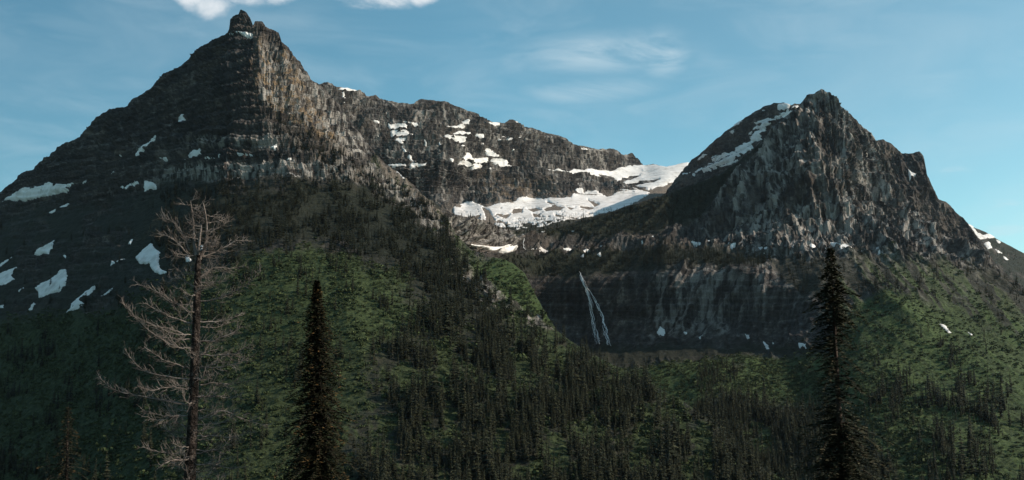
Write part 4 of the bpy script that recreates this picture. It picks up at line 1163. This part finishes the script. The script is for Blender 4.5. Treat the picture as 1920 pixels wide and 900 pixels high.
def dead_tree():
    r = random.Random(5)
    D = 42.0
    x0, _ = ray(354, 900)
    gz = float(ground_z(np.array([float(x0) * D]), np.array([D]))[0])
    base = np.array([float(x0) * D, D, gz - 0.3])
    root = link('dead_tree', None, label='bare dead conifer with pale twigs standing in front of the left slope', category='dead tree')
    root.location = base
    Lc = lambda u, v, off=0.0: local(u, v, D, base, off)
    ts = np.array([0, 0, 0.0])
    Vs, Fs = [], []
    tr = bezier([ts, Lc(354, 960), Lc(356, 900), Lc(361, 800), Lc(365, 690), Lc(369, 580), Lc(371, 500), Lc(373, 478)], 40)
    tube_into(Vs, Fs, tr, np.interp(np.linspace(0, 1, 40), [0, 0.45, 0.8, 1], [0.32, 0.20, 0.145, 0.095]), 12)
    link('trunk', mesh_np('trunk', np.concatenate(Vs), np.concatenate(Fs)), M_DBARK, parent=root)
    for pts in ([(370, 488), (364, 462), (363, 430), (361, 400), (357, 377)], [(374, 486), (386, 462), (388, 430), (386, 405), (381, 380)], [(371, 490), (374, 450), (378, 420)]):
        Vs, Fs = [], []
        c = bezier([Lc(u, v, 0.1 * k * r.uniform(-1, 1)) for k, (u, v) in enumerate(pts)], 14)
        tube_into(Vs, Fs, c, np.linspace(0.085, 0.022, 14), 7)
        link('leader', mesh_np('leader', np.concatenate(Vs), np.concatenate(Fs)), M_DEAD, parent=root)
        for k in range(13):                                                 # short twiggy shoots off the leaders
            t = 0.15 + 0.85 * k / 12.0
            p = c[int(t * 13)]
            s = r.choice((-1, 1))
            ln = r.uniform(0.45, 1.15) * (1.1 - 0.45 * t)
            q = p + np.array([s * ln * r.uniform(.7, 1), r.uniform(-.6, .6) * ln, ln * r.uniform(-0.05, 0.4)])
            mid = (p + q) / 2 + np.array([0, 0, -0.06 * ln])
            dead_branch(root, [p, mid, q], 0.024, r, 0.9, 0.9)
    main = [[(352, 582), (325, 566), (300, 548), (255, 532)], [(345, 655), (310, 640), (285, 625), (262, 605), (247, 585), (228, 567)], [(358, 606), (325, 596), (300, 585), (272, 568)],
            [(360, 712), (318, 706), (280, 700), (255, 685), (236, 655)], [(356, 762), (320, 752), (275, 745), (240, 738), (205, 730), (183, 704)], [(355, 805), (335, 795), (318, 772), (302, 748)],
            [(354, 842), (335, 840), (315, 846)], [(374, 603), (400, 604), (425, 602), (452, 588)], [(375, 565), (405, 562), (430, 550), (458, 538), (490, 508)], [(376, 666), (410, 668), (440, 664), (470, 645)],
            [(376, 722), (405, 718), (435, 722), (466, 714)], [(370, 790), (400, 772), (430, 770), (455, 790), (505, 797)], [(368, 850), (395, 846), (420, 842), (433, 815)], [(352, 476), (330, 452), (312, 441), (294, 438)],
            [(355, 470), (348, 445), (335, 424), (318, 412), (299, 408)], [(380, 482), (410, 470), (440, 452), (466, 449)], [(388, 440), (405, 428), (422, 420), (430, 410)], [(376, 520), (400, 500), (425, 505), (455, 500)],
            [(366, 540), (340, 520), (325, 522), (312, 535)], [(372, 640), (400, 640), (430, 628), (455, 612)], [(374, 690), (405, 690), (440, 682), (470, 668)], [(370, 745), (400, 742), (430, 748), (455, 740)],
            [(366, 818), (400, 815), (440, 822), (470, 806)], [(362, 872), (400, 870), (430, 880), (470, 874)], [(352, 690), (320, 680), (295, 668), (270, 650)], [(350, 630), (320, 615), (290, 612), (262, 596)],
            [(350, 730), (310, 725), (285, 735), (255, 722)], [(352, 780), (325, 778), (300, 790), (275, 782)], [(350, 865), (320, 862), (300, 874)]]
    for m in main:
        s = r.uniform(-1.3, 0.9)
        n = len(m)
        dead_branch(root, [Lc(u, v, s * k / (n - 1)) for k, (u, v) in enumerate(m)], 0.034, r, 1.0, 1.0)
    for k in range(64):                                                     # the rest, all round the trunk
        v = 500 + 420 * (k + r.random()) / 64
        u = 371 - (v - 500) * 0.037
        a = r.uniform(0, 2 * math.pi)
        ln = r.uniform(0.7, 1.9) * (0.75 + 0.5 * (v - 500) / 400)
        p = Lc(u, v)
        dirv = np.array([math.cos(a), math.sin(a), 0])
        dead_branch(root, [p, p + dirv * ln * .35 + [0, 0, -0.03 * ln], p + dirv * ln * .7 + [0, 0, 0.02 * ln], p + dirv * ln + [0, 0, ln * r.uniform(.05, .35)]], 0.026, r, 0.95, 0.9)
    return root


dead_tree()


def fore_conifer(name, label, top, foot_u, D, prof, mat, seed, droop=0.25, fill=1.0, step=0.055, bare=None, spray=1.0):
    """a standing conifer: trunk, leader and every branch with its needle sprays; prof gives the half width in metres by image row"""
    r = random.Random(seed)
    root = link(name, None, label=label, category='conifer')
    x0, _ = ray(foot_u, 900)
    bx = float(x0) * D
    gz = float(ground_z(np.array([bx]), np.array([D]))[0])
    base = np.array([bx, D, gz - 0.3])
    root.location = base
    tp = at(top[0], top[1], D) - base
    H = tp[2]
    Vs, Fs = [], []
    bend = [np.array([0, 0, 0.0]), tp * 0.5 + [0.04, 0, 0], tp]
    c = bezier(bend, 30)
    tube_into(Vs, Fs, c, np.interp(np.linspace(0, 1, 30), [0, 0.6, 1], [0.30, 0.15, 0.012]), 9)
    link('trunk', mesh_np('trunk', np.concatenate(Vs), np.concatenate(Fs)), M_BARK, parent=root)
    vmax = 1000.0
    pr = np.array(prof, float)
    QV, QT = [], []
    BV, BF = [], []
    v = top[1] + 2.0
    a = r.random() * 6.28
    while v < vmax:
        f = (v - top[1]) / (vmax - top[1])
        z = at(top[0], v, D)[2] - base[2]
        if z < 1.0:
            break
        p0 = np.array([np.interp(z, c[:, 2], c[:, 0]), np.interp(z, c[:, 2], c[:, 1]), z])
        R = 1.22 * np.interp(v, pr[:, 0], pr[:, 1]) / FOC * D
        a += 2.39996 + r.uniform(-.3, .3)
        ca, sa = math.cos(a), math.sin(a)
        ln = R * r.uniform(0.55, 1.12) * (0.45 + 0.95 * float(vnoise(v / 9.0, math.floor(a / 1.05) * 0.7, seed, 3)))
        keep = fill
        if bare and bare[0] < v < bare[1] and (ca > 0.15 or sa < -0.1):
            keep *= bare[2]
        v += step * 45.0 / 1.0 * (0.55 + 0.45 * min(1, f * 3)) * r.uniform(.7, 1.3) / 1.4
        if r.random() > keep:
            continue
        m = max(3, int(ln / 0.075))
        dr = droop * r.uniform(0.5, 1.5)
        line = []
        for k in range(m + 1):
            t = k / m
            line.append(p0 + np.array([ca * ln * t, sa * ln * t, 0.16 * ln * t - dr * ln * t * t * 1.5 + 0.10 * ln * max(0, t - .7)]))
        tube_into(BV, BF, np.array(line), np.linspace(0.014 + 0.006 * ln, 0.004, m + 1), 3)
        side = np.array([-sa, ca, 0.0])
        tone = r.random()
        for k in range(1, m + 1):
            t = k / m
            if r.random() > 0.93:
                continue
            for sgn in (-1, 1, 0):
                w = (0.10 + 0.13 * r.random()) * spray * (1.2 - 0.5 * t) * (0.6 + 0.4 * min(1, ln))
                fwd = np.array([ca, sa, 0.0])
                d = (fwd * 0.8 + side * sgn * 0.85 + np.array([0, 0, r.uniform(-0.45, 0.12)])) if sgn else (fwd + np.array([0, 0, r.uniform(-.2, .3)]))
                d /= np.linalg.norm(d)
                nn = np.cross(d, np.array([r.gauss(0, .5), r.gauss(0, .5), 1.0]))
                nn /= np.linalg.norm(nn) + 1e-9
                q = line[k]
                hw = 0.030 * spray * r.uniform(.7, 1.3)
                QV.append(np.array([q, q + d * w * .55 + nn * hw, q + d * w * 1.25, q + d * w * .55 - nn * hw]))
                QT.append(np.clip(0.25 * tone + 0.55 * t * t + r.uniform(-.12, .25), 0, 1))
    me = mesh_np('crown', np.concatenate(QV), np.arange(len(QV) * 4).reshape(-1, 4), False)
    at_ = me.attributes.new('tint', 'FLOAT', 'POINT'); at_.data.foreach_set('value', np.repeat(np.array(QT, np.float32), 4))
    link('crown', me, mat, parent=root)
    link('boughs', mesh_np('boughs', np.concatenate(BV), np.concatenate(BF)), M_BARK, parent=root)
    return root


fore_conifer('rusty_conifer', 'narrow conifer with rusty brown branch tips beside the dead tree', (594, 524), 607, 42.0,
             [(524, 1), (540, 5), (560, 11), (580, 16), (620, 24), (650, 29), (700, 33), (750, 40), (800, 49), (850, 58), (900, 64), (1000, 72)], M_RUST, 3, 0.42, 1.0, 0.015, None, 1.0)
fore_conifer('spruce', 'tall dark spruce with bare trunk patch standing before the right meadow', (1557, 464), 1580, 46.0,
             [(464, 1), (480, 6), (500, 14), (530, 27), (560, 37), (600, 43), (650, 42), (700, 38), (750, 44), (800, 58), (850, 68), (900, 76), (1000, 84)], M_SPRUCE, 4, 0.40, 0.92, 0.032, (610, 790, 0.4), 1.3)
fore_conifer('young_conifer', 'short dim conifer at the bottom left corner, only its top in view', (128, 762), 140, 55.0,
             [(762, 3), (800, 12), (850, 24), (900, 34), (1000, 50)], M_RUST, 8, 0.35, 0.9, 0.040)

# ---------------------------------------------------------------- the air
def haze():
    x0, x1, y0, y1, z0, z1 = -16000, 16000, -600, 16000, -400, 1500
    Vv = [(x, y, z) for x in (x0, x1) for y in (y0, y1) for z in (z0, z1)]
    F = [(0, 1, 3, 2), (4, 6, 7, 5), (0, 4, 5, 1), (2, 3, 7, 6), (0, 2, 6, 4), (1, 5, 7, 3)]
    me = bpy.data.meshes.new('haze')
    me.from_pydata(Vv, [], F)
    m = bpy.data.materials.new('thin_haze')
    m.use_nodes = True
    g = NT(m.node_tree)
    pv = g.n('ShaderNodeVolumePrincipled', {'Color': (0.80, 0.90, 1.0, 1), 'Density': 0.000007, 'Anisotropy': 0.6})
    g.n('ShaderNodeOutputMaterial', {'Volume': pv.outputs[0]})
    m.cycles.homogeneous_volume = True
    link('haze', me, m, kind='stuff', label='thin blue haze filling the valley air')


haze()
